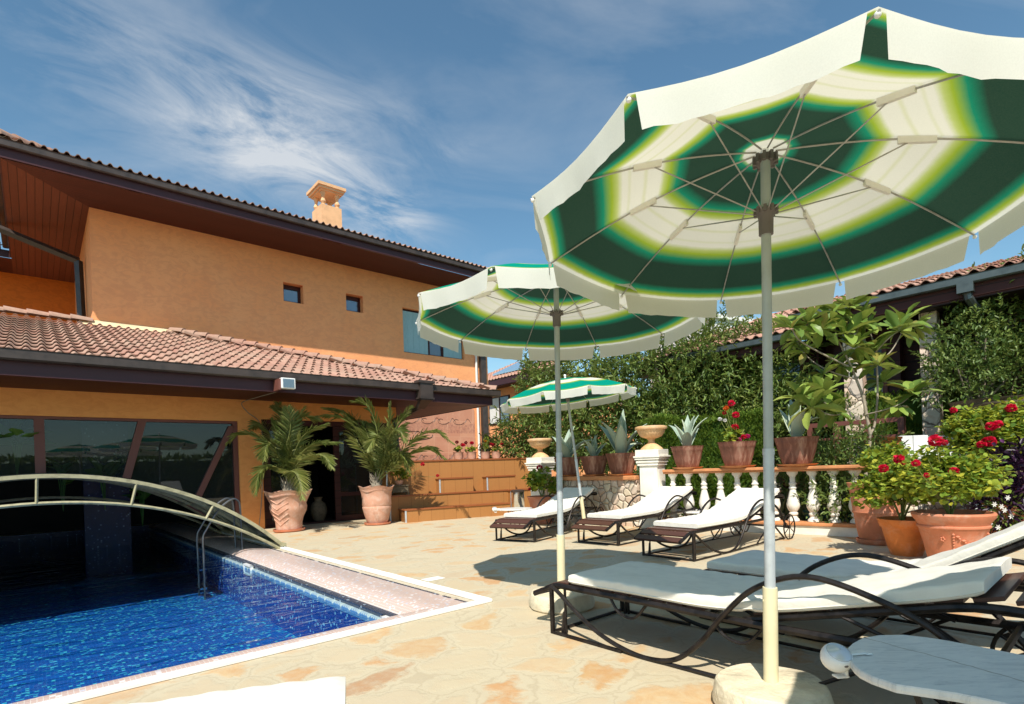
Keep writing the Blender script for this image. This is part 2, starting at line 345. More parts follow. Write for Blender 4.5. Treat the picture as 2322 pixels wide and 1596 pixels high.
def m_rubble(name, sc, tone):
    m, nt, out = nodes(name); q = NT(nt); co = q.coord(); wob = q.vmath('ADD', co, q.vmath('MULTIPLY', q.noise(co, 6, 3, .5, 0, True), (.06, .06, .06)))
    def vor(f):
        v = q.n('ShaderNodeTexVoronoi', feature=f); q.L(wob, v.inputs['Vector']); v.inputs['Scale'].default_value = sc; v.inputs['Randomness'].default_value = .85; return v
    e = vor('DISTANCE_TO_EDGE').outputs['Distance']; s = q.n('ShaderNodeSeparateColor'); q.L(vor('F1').outputs['Color'], s.inputs[0])
    fine = q.noise(co, 30, 6, .7)
    c = q.ramp(s.outputs[0], [(0, (.72, .62, .48)), (.35, (.66, .55, .40)), (.6, (.60, .40, .29)), (.8, (.74, .68, .58)), (1, (.52, .30, .2))])
    c = q.mix(q.math('MULTIPLY', fine, .5), c, tone)
    g = q.ramp(e, [(.012, 1.), (.035, 0.)]); c = q.mix(g, c, (.20, .15, .11))
    h = q.math('ADD', q.math('MULTIPLY', q.ramp(e, [(0, 0.), (.16, 1.)]), 1.0), q.math('MULTIPLY', fine, .25))
    q.L(q.pbr(c, .85, 0, q.bump(h, .8, .03), .25), out.inputs[0])
m_rubble('rubble', 7.5, (.62, .5, .38)); m_rubble('rubble_far', 4.0, (.66, .56, .46))
def m_mural():
    m, nt, out = nodes('mural'); q = NT(nt); co = q.coord(); s = q.n('ShaderNodeSeparateXYZ'); q.L(co, s.inputs[0])
    fx = q.math('FRACT', q.math('DIVIDE', s.outputs[0], .52)); fz = q.math('FRACT', q.math('DIVIDE', s.outputs[2], .52))
    ln = q.math('MAXIMUM', q.math('LESS_THAN', fx, .02), q.math('LESS_THAN', fz, .02))
    cell = q.vmath('FLOOR', q.vmath('DIVIDE', co, (.52, .52, .52))); wn = q.n('ShaderNodeTexWhiteNoise'); q.L(cell, wn.inputs['Vector'])
    c = q.mix(wn.outputs['Value'], (.52, .22, .14), (.60, .29, .18))
    c = q.mix(q.math('MULTIPLY', q.ramp(q.noise(co, 2.3, 6, .7), [(.45, 0.), (.7, 1.)]), .5), c, (.66, .36, .24))
    band = q.math('MULTIPLY', q.math('LESS_THAN', q.math('ABSOLUTE', q.math('SUBTRACT', q.math('FRACT', q.math('DIVIDE', s.outputs[2], 1.04)), .28)), .16), q.ramp(q.noise(co, 7, 5, .8, 1.5), [(.42, 0.), (.6, 1.)]))
    c = q.mix(q.math('MULTIPLY', band, .55), c, (.26, .10, .08)); c = q.mix(q.math('MULTIPLY', ln, .6), c, (.7, .42, .28))
    q.L(q.pbr(c, .7, 0, q.bump(ln, -.3, .004), .3), out.inputs[0])
m_mural()
CREAM = (.86, .84, .76); LIME = (.34, .47, .03); TEAL = (.0, .26, .15); DARK = (.012, .05, .033)
def m_canopy():
    m, nt, out = nodes('canopy'); q = NT(nt); uv = q.n('ShaderNodeUVMap').outputs[0]; s = q.n('ShaderNodeSeparateXYZ'); q.L(uv, s.inputs[0])
    co = q.coord(); wv = q.noise(q.mapping(co, sc=(1, 1, 1)), 240, 2, .5)
    t = q.math('ADD', s.outputs[0], q.math('MULTIPLY', q.math('SUBTRACT', q.noise(co, 30, 2), .5), .006))
    G2 = (.54, .62, .2)
    st = [(0, CREAM), (.085, CREAM), (.092, (.3, .5, .2)), (.105, TEAL), (.14, DARK), (.325, DARK), (.375, TEAL), (.412, LIME), (.435, G2), (.455, CREAM), (.51, CREAM), (.522, (.76, .76, .55)), (.535, CREAM), (.585, CREAM), (.595, (.78, .78, .6)), (.605, CREAM),
          (.625, CREAM), (.65, G2), (.675, LIME), (.715, TEAL), (.76, DARK), (.905, DARK), (.94, TEAL), (.965, LIME), (.978, G2), (.985, (.92, .93, .88)), (1, (.92, .93, .88))]
    c = q.ramp(t, st); c = q.mix(q.math('MULTIPLY', wv, .16), c, (.2, .2, .16))
    h = q.bump(q.noise(q.mapping(co, sc=(1, 1, 1)), 9, 4, .5), .12, .01)
    top = q.mix(q.math('MULTIPLY', q.ramp(t, [(.09, 0.), (.12, 1.), (.375, 1.), (.41, 0.), (.68, 0.), (.72, 1.), (.94, 1.), (.96, 0.)]), 1.0), c, (.0, .36, .25))
    geo = q.n('ShaderNodeNewGeometry').outputs['Backfacing']; dc = q.mix(geo, top, c)
    d = q.n('ShaderNodeBsdfDiffuse'); q.L(dc, d.inputs[0]); q.L(h, d.inputs[1]); tl = q.n('ShaderNodeBsdfTranslucent'); q.L(q.mix(.4, c, (.80, .76, .48), 'MULTIPLY'), tl.inputs[0]); q.L(h, tl.inputs[1])
    q.L(q.mixs(.42, d.outputs[0], tl.outputs[0]), out.inputs[0])
m_canopy()
def m_leaf(name, stops, rough=.45, trans=.3, spec=.4):
    m, nt, out = nodes(name); q = NT(nt); rnd = q.n('ShaderNodeAttribute', attribute_name='rnd').outputs['Fac']
    c = q.ramp(rnd, stops); n = q.noise(q.coord(), 40, 2); c = q.mix(q.math('MULTIPLY', n, .25), c, tuple(k * .6 for k in stops[0][1]))
    p = q.pbr(c, rough, 0, None, spec); tl = q.n('ShaderNodeBsdfTranslucent'); q.L(q.mix(.5, c, stops[-1][1]), tl.inputs[0])
    q.L(q.mixs(trans, p, tl.outputs[0]), out.inputs[0]); return m
m_leaf('leaf_bush', [(0, (.05, .10, .02)), (.4, (.13, .21, .04)), (.8, (.25, .33, .07)), (1, (.38, .38, .11))])
m_leaf('leaf_shrub', [(0, (.06, .12, .03)), (.5, (.14, .22, .045)), (1, (.3, .36, .09))])
m_leaf('leaf_thuja', [(0, (.07, .14, .02)), (.6, (.15, .25, .03)), (1, (.26, .34, .045))], .7, .35, .2)
m_leaf('leaf_palm', [(0, (.07, .11, .03)), (.55, (.19, .26, .055)), (1, (.48, .48, .16))], .42, .3)
m_leaf('leaf_loquat', [(0, (.12, .21, .04)), (.5, (.24, .36, .06)), (.85, (.38, .48, .10)), (1, (.30, .25, .06))], .4, .3)
m_leaf('leaf_geranium', [(0, (.07, .16, .025)), (.4, (.18, .30, .035)), (.75, (.38, .46, .05)), (1, (.62, .58, .06))], .55, .35)
m_leaf('leaf_agave', [(0, (.32, .42, .33)), (.6, (.46, .55, .43)), (1, (.70, .74, .48))], .5, .1)
m_leaf('leaf_purple', [(0, (.012, .005, .014)), (.7, (.028, .008, .03)), (.93, (.05, .014, .05)), (1, (.14, .04, .13))], .4, .1)
m_leaf('leaf_room', [(0, (.10, .28, .05)), (1, (.25, .45, .1))], .4, .4)
m_leaf('leaf_grass', [(0, (.12, .17, .05)), (.6, (.3, .33, .14)), (1, (.5, .45, .3))], .6, .3)
m_leaf('petal_red', [(0, (.55, .004, .03)), (1, (.85, .02, .09))], .5, .3)
m_leaf('petal_pink', [(0, (.5, .01, .12)), (1, (.75, .05, .3))], .5, .3)
m_leaf('petal_orange', [(0, (.75, .12, .02)), (1, (.8, .25, .04))], .5, .3)
m_leaf('petal_white', [(0, (.8, .78, .74)), (1, (.85, .85, .82))], .5, .3)

# ---------------------------------------------------------------- mesh helpers
class MB:
    def __init__(s): s.v = []; s.f = []; s.uv = None; s.sm = []
    def add(s, vs, fs, smooth=False):
        o = len(s.v); s.v += [tuple(q) for q in vs]; s.f += [tuple(i + o for i in f) for f in fs]; s.sm += [smooth] * len(fs); return s
    def box(s, x0, x1, y0, y1, z0, z1, M=None):
        vs = [Vector(p) for p in ((x0, y0, z0), (x1, y0, z0), (x1, y1, z0), (x0, y1, z0), (x0, y0, z1), (x1, y0, z1), (x1, y1, z1), (x0, y1, z1))]
        if M: vs = [M @ p for p in vs]
        return s.add(vs, [(3, 2, 1, 0), (4, 5, 6, 7), (0, 1, 5, 4), (1, 2, 6, 5), (2, 3, 7, 6), (3, 0, 4, 7)])
    def tube(s, pts, r, seg=8, closed=False, caps=True, flat=1.0):
        pts = [Vector(p) for p in pts]; n = len(pts); rs = r if isinstance(r, (list, tuple)) else [r] * n
        vs = []; fs = []; up = None
        for i, p in enumerate(pts):
            a = pts[(i - 1) % n] if (closed or i > 0) else p; b = pts[(i + 1) % n] if (closed or i < n - 1) else p
            t = (b - a).normalized()
            if up is None:
                up = Vector((0, 0, 1)) if abs(t.z) < .9 else Vector((1, 0, 0))
            sx = t.cross(up).normalized(); up = sx.cross(t).normalized()
            for k in range(seg):
                an = 2 * math.pi * k / seg; vs.append(p + sx * math.cos(an) * rs[i] + up * math.sin(an) * rs[i] * flat)
        m = n if closed else n - 1
        for i in range(m):
            for k in range(seg):
                a = i * seg + k; b = i * seg + (k + 1) % seg; c = ((i + 1) % n) * seg + (k + 1) % seg; d = ((i + 1) % n) * seg + k
                fs.append((a, b, c, d))
        if caps and not closed: fs.append(tuple(range(seg))[::-1]); fs.append(tuple(range((n - 1) * seg, n * seg)))
        return s.add(vs, fs, True)
    def lathe(s, prof, seg=32, c=(0, 0, 0), wob=None, caps=True):
        vs = []; fs = []; n = len(prof)
        for i, (r, z) in enumerate(prof):
            for k in range(seg):
                t = 2 * math.pi * k / seg; rr, zz = (r, z) if wob is None else wob(r, z, t)
                vs.append((c[0] + rr * math.cos(t), c[1] + rr * math.sin(t), c[2] + zz))
        for i in range(n - 1):
            for k in range(seg): fs.append((i * seg + k, i * seg + (k + 1) % seg, (i + 1) * seg + (k + 1) % seg, (i + 1) * seg + k))
        if caps:
            fs.append(tuple(range(seg))[::-1]); fs.append(tuple(range((n - 1) * seg, n * seg)))
        return s.add(vs, fs, True)
    def ball(s, c, r, seg=12, ring=8, sz=(1, 1, 1)):
        prof = [(r * math.sin(math.pi * i / ring) * 1.0 + 1e-5, -r * math.cos(math.pi * i / ring)) for i in range(ring + 1)]
        o = len(s.v); s.lathe(prof, seg); 
        for i in range(o, len(s.v)): x, y, z = s.v[i]; s.v[i] = (c[0] + x * sz[0], c[1] + y * sz[1], c[2] + z * sz[2])
        return s
    def xf(s, M): s.v = [tuple(M @ Vector(p)) for p in s.v]; return s
    def build(s, name, mat, parent=None, off=None, bevel=0, smooth_angle=40):
        v = s.v if off is None else [(a - off[0], b - off[1], c - off[2]) for a, b, c in s.v]
        me = bpy.data.meshes.new(name); me.from_pydata(v, [], s.f); me.update()
        if any(s.sm): me.polygons.foreach_set('use_smooth', s.sm)
        if mat: me.materials.append(MATS[mat])
        o = bpy.data.objects.new(name, me); C.objects.link(o)
        if parent: o.parent = parent
        if bevel:
            b = o.modifiers.new('bevel', 'BEVEL'); b.width = bevel; b.segments = 2; b.limit_method = 'ANGLE'; b.angle_limit = R(50)
        if any(s.sm):
            try: me.set_sharp_from_angle(angle=R(smooth_angle))
            except Exception: pass
        return o
def empty(name, loc=(0, 0, 0), rz=0, label=None, cat=None, group=None, rot=None):
    o = bpy.data.objects.new(name, None); C.objects.link(o); o.location = loc; o.rotation_euler = rot or (0, 0, rz); o.empty_display_size = .2
    return tag(o, label, cat, group)
def tag(o, label=None, cat=None, group=None, kind=None):
    for k, v in (('label', label), ('category', cat), ('group', group), ('kind', kind)):
        if v: o[k] = v
    return o
def copy_tree(o, parent=None):
    c = o.copy(); C.objects.link(c); c.parent = parent
    for ch in list(o.children): copy_tree(ch, c)
    return c
def spline(pts, n=8):
    pts = [Vector(p) for p in pts]; out = []
    P_ = [pts[0] * 2 - pts[1]] + pts + [pts[-1] * 2 - pts[-2]]
    for i in range(1, len(P_) - 2):
        a, b, c, d = P_[i - 1:i + 3]
        for k in range(n):
            t = k / n; out.append(.5 * ((2 * b) + (c - a) * t + (2 * a - 5 * b + 4 * c - d) * t * t + (3 * b - a - 3 * c + d) * t ** 3))
    out.append(pts[-1]); return out

def leafcloud(name, mat, pos, dirs, length, width, parent=None, fold=.25, bend=.15, off=(0, 0, 0), up=None, rnd=None, round_=False):
    """many leaves in one mesh: each a folded six-point blade"""
    pos = np.asarray(pos, float) - np.array(off); d = np.asarray(dirs, float); d /= np.linalg.norm(d, axis=1)[:, None] + 1e-9; n = len(pos)
    ln = np.broadcast_to(np.asarray(length, float), (n,))[:, None]; wd = np.broadcast_to(np.asarray(width, float), (n,))[:, None]
    upv = rng.normal(size=(n, 3)) * .45 + np.array([0, 0, 1.]) if up is None else np.asarray(up, float)
    s = np.cross(d, upv); s /= np.linalg.norm(s, axis=1)[:, None] + 1e-9; nrm = np.cross(s, d)
    b = pos; t = pos + d * ln - nrm * ln * bend
    k1, k2 = (.3, .7); w1, w2 = (.5, .42) if not round_ else (.55, .55)
    m1 = pos + d * ln * k1; m2 = pos + d * ln * k2 - nrm * ln * bend * .4
    l1 = m1 - s * wd * w1 + nrm * wd * fold; l2 = m2 - s * wd * w2 + nrm * wd * fold
    r1 = m1 + s * wd * w1 + nrm * wd * fold; r2 = m2 + s * wd * w2 + nrm * wd * fold
    V = np.stack([b, l1, l2, t, r2, r1], 1).reshape(-1, 3)
    base = (np.arange(n) * 6)[:, None]; F = np.concatenate([base + np.array([[0, 3, 2, 1]]), base + np.array([[0, 5, 4, 3]])], 1).reshape(-1, 4)
    me = bpy.data.meshes.new(name); me.vertices.add(len(V)); me.vertices.foreach_set('co', V.astype(np.float32).ravel())
    me.loops.add(F.size); me.loops.foreach_set('vertex_index', F.astype(np.int32).ravel()); me.polygons.add(len(F))
    me.polygons.foreach_set('loop_start', (np.arange(len(F)) * 4).astype(np.int32)); me.update(calc_edges=True); me.validate()
    rv = rng.random(n) if rnd is None else np.asarray(rnd); at = me.attributes.new('rnd', 'FLOAT', 'POINT'); at.data.foreach_set('value', np.repeat(rv, 6).astype(np.float32))
    me.materials.append(MATS[mat]); o = bpy.data.objects.new(name, me); C.objects.link(o)
    if parent: o.parent = parent
    return o
def unit(n):
    d = rng.normal(size=(n, 3)); return d / np.linalg.norm(d, axis=1)[:, None]
def crown_points(lumps, n, inner=.55):
    """points and outward directions in the shells of overlapping lumps (cx,cy,cz,rx,ry,rz)"""
    L = np.array(lumps, float); vol = L[:, 3] * L[:, 5]; idx = rng.choice(len(L), n, p=vol / vol.sum()); d = unit(n)
    r = (inner + (1 - inner) * rng.random(n) ** .6) * (1 + .12 * rng.normal(size=n)); p = L[idx, :3] + d * L[idx, 3:] * r[:, None]
    return p, d

# ---------------------------------------------------------------- ground, pool, water
PU0, PU1, PV0, PV1 = -3.0, 2.40, 3.28, 14.6
def ground():
    mb = MB(); B = 400; hole = [(PU0 - .25, PV0), (PU1, PV0), (PU1, PV1), (PU0 - .25, PV1)]
    xs = [-B, hole[0][0], PU1, B]; ys = [-B, PV0, PV1, B]
    for i in range(3):
        for j in range(3):
            if i == 1 and j == 1: continue
            mb.add([(xs[i], ys[j], 0), (xs[i + 1], ys[j], 0), (xs[i + 1], ys[j + 1], 0), (xs[i], ys[j + 1], 0)], [(0, 1, 2, 3)])
    o = mb.build('ground', 'flagstone'); o.rotation_euler.z = AUV; tag(o, 'beige stone paved terrace with scattered orange flagstones', 'terrace', kind='structure')
ground()
def added_lawn():
    mb = MB(); B = 398  # added dark ground out of view, cuts light bounced off the bright paving
    for (a, b, c, d) in ((-B, -9, -B, B), (15, B, -B, B), (-9, 15, -B, -10), (-9, 15, 22, B)): mb.add([(a, c, .005), (b, c, .005), (b, d, .005), (a, d, .005)], [(0, 1, 2, 3)])
    o = mb.build('added_lawn', 'lawn_green'); o.rotation_euler.z = AUV; tag(o, 'green ground added beyond the terrace to cut bounced light', 'added_lawn', kind='structure')
added_lawn()
WL = -.10; PF = -.58; XU = 1.88; YV = 3.42
def pool():
    root = empty('pool_basin', (0, 0, 0), AUV); tag(root, 'blue mosaic pool basin with pink tiled coping set into the terrace', 'pool', kind='structure')
    mb = MB(); mb.add([(PU0, YV, PF), (XU, YV, PF), (XU, PV1, PF), (PU0, PV1, PF)], [(0, 1, 2, 3)]); mb.build('pool_floor', 'mosaic_floor', root)
    mb = MB()
    mb.add([(XU, YV, PF), (XU, YV, -.09), (XU, PV1, -.09), (XU, PV1, PF)], [(0, 1, 2, 3)])
    mb.add([(PU0, YV, PF), (PU0, YV, -.03), (XU, YV, -.03), (XU, YV, PF)], [(0, 1, 2, 3)])
    mb.add([(PU0, YV, PF), (PU0, PV1, PF), (PU0, PV1, 0), (PU0, YV, 0)], [(0, 1, 2, 3)]); mb.add([(PU0, PV1, PF), (XU, PV1, PF), (XU, PV1, 0), (PU0, PV1, 0)], [(0, 1, 2, 3)])
    mb.build('pool_wall', 'mosaic_wall', root)
    mb = MB(); mb.add([(PU0, PV1 - .01, PF), (XU, PV1 - .01, PF), (XU, PV1 - .01, 0), (PU0, PV1 - .01, 0)], [(0, 1, 2, 3)]); mb.build('inner_wall', 'mosaic_shaded', root)  # dark sheet over the end wall, indoor shade put into its colour
    mb = MB(); mb.box(XU - .004, XU + .03, YV, PV1, -.137, -.082); mb.build('waterline_band', 'waterline_tile', root)
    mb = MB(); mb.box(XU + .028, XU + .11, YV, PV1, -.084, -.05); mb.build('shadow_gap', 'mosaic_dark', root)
    # side coping: a flat strip that swells into a rounded nosing over the water
    prof = [(2.40, .006), (2.3, .012), (2.2, .018), (2.13, .016), (2.07, .004), (2.02, -.02), (1.985, -.045), (1.965, -.065), (1.975, -.078)]
    mb = MB(); vs = []; ny = 40; vv = [YV - .22 + (PV1 - YV + .2) * j / ny for j in range(ny + 1)]
    for v in vv:
        for (u, h) in prof: vs.append((u, v, h))
    k = len(prof); fs = [(j * k + i, j * k + i + 1, (j + 1) * k + i + 1, (j + 1) * k + i) for j in range(ny) for i in range(k - 1)]
    mb.add(vs, fs, True); mb.build('side_coping', 'mosaic_pink', root)
    mb = MB(); prof = [(PV0, .004), (PV0 + .05, .008), (YV - .05, .010), (YV - .015, .004), (YV, -.02), (YV, -.05)]; vs = []
    for u in (PU0, XU + .3):
        for (v, h) in prof: vs.append((u, v, h))
    k = len(prof); mb.add(vs, [(i, i + 1, k + i + 1, k + i) for i in range(k - 1)], True); mb.build('front_coping', 'mosaic_pink', root)
    # dark tile line, beige gap
    mb = MB()
    for j in range(210):
        v = PV0 + .03 + j * .055
        if rng.random() > .12: mb.box(2.385, 2.405, v, v + .042, 0, .010)
    for j in range(140):
        u = 2.36 - j * .04
        if rng.random() > .1: mb.box(u - .03, u, 3.285, 3.303, 0, .010)
    mb.build('tile_line', 'mosaic_dark', root)
    mb = MB(); mb.box(2.41, 2.47, PV0, 11, -.01, .004); mb.build('channel', 'beige_gap', root)
    w = MB(); w.add([(PU0, YV, WL), (XU - .004, YV, WL), (XU - .004, PV1, WL), (PU0, PV1, WL)], [(0, 1, 2, 3)])
    o = w.build('water', 'water'); o.rotation_euler.z = AUV; tag(o, 'rippled clear pool water over blue mosaic', 'water', kind='structure')
    # white track on the deck round the pool
    mb = MB(); mb.box(2.482, 2.55, 3.20, 10.95, .002, .024); mb.box(2.495, 2.505, 3.2, 10.95, .024, .03); mb.box(2.53, 2.54, 3.2, 10.95, .024, .03)
    mb.box(-3.4, 2.482, 3.20, 3.265, .002, .022); mb.box(-3.4, 2.482, 3.212, 3.22, .022, .027)
    o = mb.build('pool_track', 'white_rail', bevel=.004); o.rotation_euler.z = AUV; tag(o, 'white metal track framing the corner of the pool on the terrace', 'track')
    mb = MB(); g = G(991, 1313); mb.box(-.09, .09, -.06, .06, .002, .008); o = mb.build('drain_plate', 'white_rail', bevel=.002); o.location = g; o.rotation_euler.z = AUV
    tag(o, 'small square white plate set in the terrace beside the pool track', 'plate')
    for (v0, v1, lab) in ((3.44, 3.66, 'white plastic skimmer frame at the near corner of the pool'), (6.86, 7.16, 'white plastic skimmer frame in the pool wall near the ladder')):
        mb = MB(); x = XU - .012; z0, z1 = -.17, -.045
        for (a, b, c, d) in ((v0, v1, z1 - .022, z1), (v0, v1, z0, z0 + .02), (v0, v0 + .025, z0, z1), (v1 - .025, v1, z0, z1)): mb.box(x, x + .03, a, b, c, d)
        t = empty('skimmer', U(XU, (v0 + v1) / 2, -.16), AUV, lab, 'pool skimmer', 'skimmers in the pool wall')
        mb.build('frame', 'white_plastic', t, off=(XU, (v0 + v1) / 2, -.16)); f = MB(); f.box(x + .018, x + .04, v0 + .02, v1 - .02, z0 + .01, z1 - .01); f.build('flap', 'beige_gap', t, off=(XU, (v0 + v1) / 2, -.16))
pool()
def ladder():
    t = empty('pool_ladder', U(1.62, 8.2, -.1), AUV, 'curved steel pool ladder rising from the water under the arched cover', 'ladder'); off = (1.62, 8.2, -.1)
    for v in (8.02, 8.36):
        mb = MB(); mb.tube(spline([(1.62, v, -.7), (1.62, v, -.1), (1.62, v, .22), (1.67, v, .34), (1.82, v, .58), (1.97, v, .70), (2.05, v, .68), (2.08, v, .56), (2.09, v, .0)], 6), .0125, 8); mb.build('rail', 'shaded_steel', t, off)
    for z in (-.2, -.45):
        mb = MB(); mb.box(1.57, 1.65, 8.03, 8.35, z, z + .02); mb.build('step', 'chrome', t, off)
ladder()

# ---------------------------------------------------------------- arched pool cover
AC, R1, A1, R2_, A2 = .05, 3.458, 1.09, 4.15, .79
def h1(u): return A1 - (R1 - math.sqrt(R1 * R1 - (u - AC) ** 2))
def h2(u): return A2 - (R2_ - math.sqrt(R2_ * R2_ - (u - AC) ** 2))
def cover():
    V0 = 7.72; off = (AC, V0, 0)
    t = empty('pool_cover', U(AC, V0), AUV, 'low arched retractable pool cover with cream metal ribs and smoky clear panels', 'pool cover')
    us = [AC + 2.52 * math.sin(math.pi / 2 * k / 24) for k in range(-24, 25)]
    for i, v in enumerate((V0, 8.78, 9.82, 10.83)):
        s = .028 if i == 0 else .022
        mb = MB(); r = []
        for u in us: r.append((u, v, h1(u)))
        vs = []; 
        for (u, vv, h) in r:
            du = (u - AC) / R1; n = Vector((du, 0, math.sqrt(1 - du * du)))
            for (a, b) in ((-s, -.025), (s * .5, -.025), (s * .5, .03), (-s, .03)): vs.append(Vector((u, vv + b, h)) + n * a)
        fs = []
        for j in range(len(r) - 1):
            for k in range(4): fs.append((j * 4 + k, j * 4 + (k + 1) % 4, j * 4 + 4 + (k + 1) % 4, j * 4 + 4 + k))
        fs += [(0, 1, 2, 3), (len(vs) - 1, len(vs) - 2, len(vs) - 3, len(vs) - 4)]
        mb.add(vs, fs); mb.build('arch', 'arch_paint', t, off)
    for i, v in enumerate((V0, 10.83)):
        mb = MB(); mb.tube([(u, v, max(h2(u), .0)) for u in us if h2(u) > -.02], .021, 6); mb.build('lower_chord', 'arch_paint', t, off)
    for k, (a, b) in enumerate(((.01, .0), (.89, .83), (1.69, 1.60), (-.79, -.73), (-1.6, -1.5))):
        mb = MB(); mb.tube([(a, V0, h1(a) - .02), (b, V0, h2(b))], .026, 6, flat=.6); mb.build('strut', 'arch_paint', t, off)
    for (va, vb, dz) in ((V0 + .03, 8.76, .0), (8.8, 9.8, .012), (9.84, 10.86, .024)):
        mb = MB(); vs = []
        for u in us: vs += [(u, va, h1(u) + .016 + dz), (u, vb, h1(u) + .016 + dz), (u, va, h1(u) + .024 + dz), (u, vb, h1(u) + .024 + dz)]
        fs = []
        for j in range(len(us) - 1):
            a = j * 4; fs += [(a, a + 1, a + 5, a + 4), (a + 2, a + 6, a + 7, a + 3)]
        mb.add(vs, fs, True); mb.build('panel', 'polycarbonate', t, off)
    for k in (-12, -4, 4, 12):
        u = us[k + 24]; mb = MB(); mb.box(u - .012, u + .012, V0 + .03, 10.8, h1(u) - .02, h1(u) + .012); mb.build('purlin', 'arch_paint', t, off)
    mb = MB(); mb.box(2.48, 2.56, V0 - .04, 10.86, .036, .075); mb.build('sill_rail', 'arch_paint', t, off)
cover()

# ---------------------------------------------------------------- tiled roofs
def tile_roof(name, mat, parent, off, u0, v0, z0, slope, length, umin, umax, course=.42, tw=.17, amp=.044, step=.036, frame=None, res=7):
    """barrel tiles in courses up a slope. umin/umax: functions of the distance up the roof"""
    nc = int(math.ceil(length / course)); V = []; F = []; A = []; cs, sn = math.cos(slope), math.sin(slope)
    lo = min(umin(0), umin(length)); hi = max(umax(0), umax(length)); ncol = int((hi - lo) / tw * res) + 1
    for c in range(nc):
        a = c * course; b = min(a + course + .02, length + .02)
        rowid = rng.random(int((hi - lo) / tw) + 3); jit = (rng.random(int((hi - lo) / tw) + 3) - .5) * .010
        prev = None
        for j in range(ncol + 1):
            x = lo + j * tw / res; ti = int((x - lo) / tw + .5); ph = (x - lo) / tw * 2 * math.pi
            prof = amp * (max(0, math.cos(ph)) ** .7 if math.cos(ph) > 0 else -.28 * abs(math.cos(ph)) ** .8)
            mn, mx = umin(a), umax(a); xx = min(max(x, mn), mx); out = x < mn - tw / res or x > mx + tw / res
            ring = []
            for (dist, h) in ((a, step - .016), (a, step), (b, 0.0)):
                d = dist + (jit[ti] if dist == a else 0)
                ring.append((xx, v0 + d * cs - (prof + h) * sn, z0 + d * sn + (prof + h) * cs))
            i0 = len(V); V += ring; A += [rowid[ti]] * 3
            if prev is not None and not out: F += [(prev, i0, i0 + 1, prev + 1), (prev + 1, i0 + 1, i0 + 2, prev + 2)]
            prev = i0
    b0 = len(V); q4 = [(umin(0) + .02, -.0), (umax(0) - .02, -.0), (umax(length) - .02, length), (umin(length) + .02, length)]
    V += [(x, v0 + d * cs + .02 * sn, z0 + d * sn - .022 * cs) for x, d in q4]; A += [.3] * 4; F.append((b0, b0 + 1, b0 + 2, b0 + 3))
    me = bpy.data.meshes.new(name)
    if frame: V = [tuple(frame @ Vector(p)) for p in V]
    V = [(x - off[0], y - off[1], z - off[2]) for x, y, z in V]
    me.from_pydata(V, [], F); me.polygons.foreach_set('use_smooth', [True] * len(F)); at = me.attributes.new('rnd', 'FLOAT', 'POINT'); at.data.foreach_set('value', A)
    me.materials.append(MATS[mat]); me.set_sharp_from_angle(angle=R(50))
    o = bpy.data.objects.new(name, me); C.objects.link(o); o.parent = parent; return o
def ridge(name, mat, parent, off, p0, p1, r=.085, seg=.36):
    p0, p1 = Vector(p0), Vector(p1); L_ = (p1 - p0).length; n = max(1, int(L_ / seg)); t = (p1 - p0) / n; mb = MB()
    side = t.normalized().cross(Vector((0, 0, 1))).normalized(); up = side.cross(t.normalized()); lift = random.random
    for i in range(n):
        a = p0 + t * i; b = a + t * 1.10; vs = []; dy = (random.random() - .5) * .012
        for (q, rr, l) in ((a, r * 1.08, .012), (b, r * .88, -.004)):
            for k in range(9):
                an = math.pi * k / 8; vs.append(q + side * (math.cos(an) * rr + dy) + up * (math.sin(an) * rr + l))
        fs = [(k, k + 1, 9 + k + 1, 9 + k) for k in range(8)] + [tuple(range(9))[::-1]]
        mb.add(vs, fs, True)
    o = mb.build(name, mat, parent, off); me = o.data; at = me.attributes.new('rnd', 'FLOAT', 'POINT'); at.data.foreach_set('value', [random.random()] * len(me.vertices)); return o

def wall(mb, u0, u1, z0, z1, v, thick, holes):
    """a wall in the plane v with square openings and their reveals (front face at v, back at v+thick)"""
    us = sorted({u0, u1, *[h[0] for h in holes], *[h[1] for h in holes]}); zs = sorted({z0, z1, *[h[2] for h in holes], *[h[3] for h in holes]})
    for i in range(len(us) - 1):
        for j in range(len(zs) - 1):
            cu, cz = (us[i] + us[i + 1]) / 2, (zs[j] + zs[j + 1]) / 2
            if any(h[0] < cu < h[1] and h[2] < cz < h[3] for h in holes): continue
            for vv, rev in ((v, 0), (v + thick, 1)):
                q = [(us[i], vv, zs[j]), (us[i + 1], vv, zs[j]), (us[i + 1], vv, zs[j + 1]), (us[i], vv, zs[j + 1])]; mb.add(q, [(3, 2, 1, 0) if rev else (0, 1, 2, 3)])
    for (a, b, c, d) in holes:
        w = v + thick
        mb.add([(a, v, c), (a, w, c), (a, w, d), (a, v, d)], [(0, 1, 2, 3)]); mb.add([(b, v, c), (b, w, c), (b, w, d), (b, v, d)], [(3, 2, 1, 0)])
        mb.add([(a, v, d), (a, w, d), (b, w, d), (b, v, d)], [(0, 1, 2, 3)]); mb.add([(a, v, c), (a, w, c), (b, w, c), (b, v, c)], [(3, 2, 1, 0)])
    mb.add([(u1, v, z0), (u1, v + thick, z0), (u1, v + thick, z1), (u1, v, z1)], [(0, 1, 2, 3)]); mb.add([(u0, v, z0), (u0, v + thick, z0), (u0, v + thick, z1), (u0, v, z1)], [(3, 2, 1, 0)])

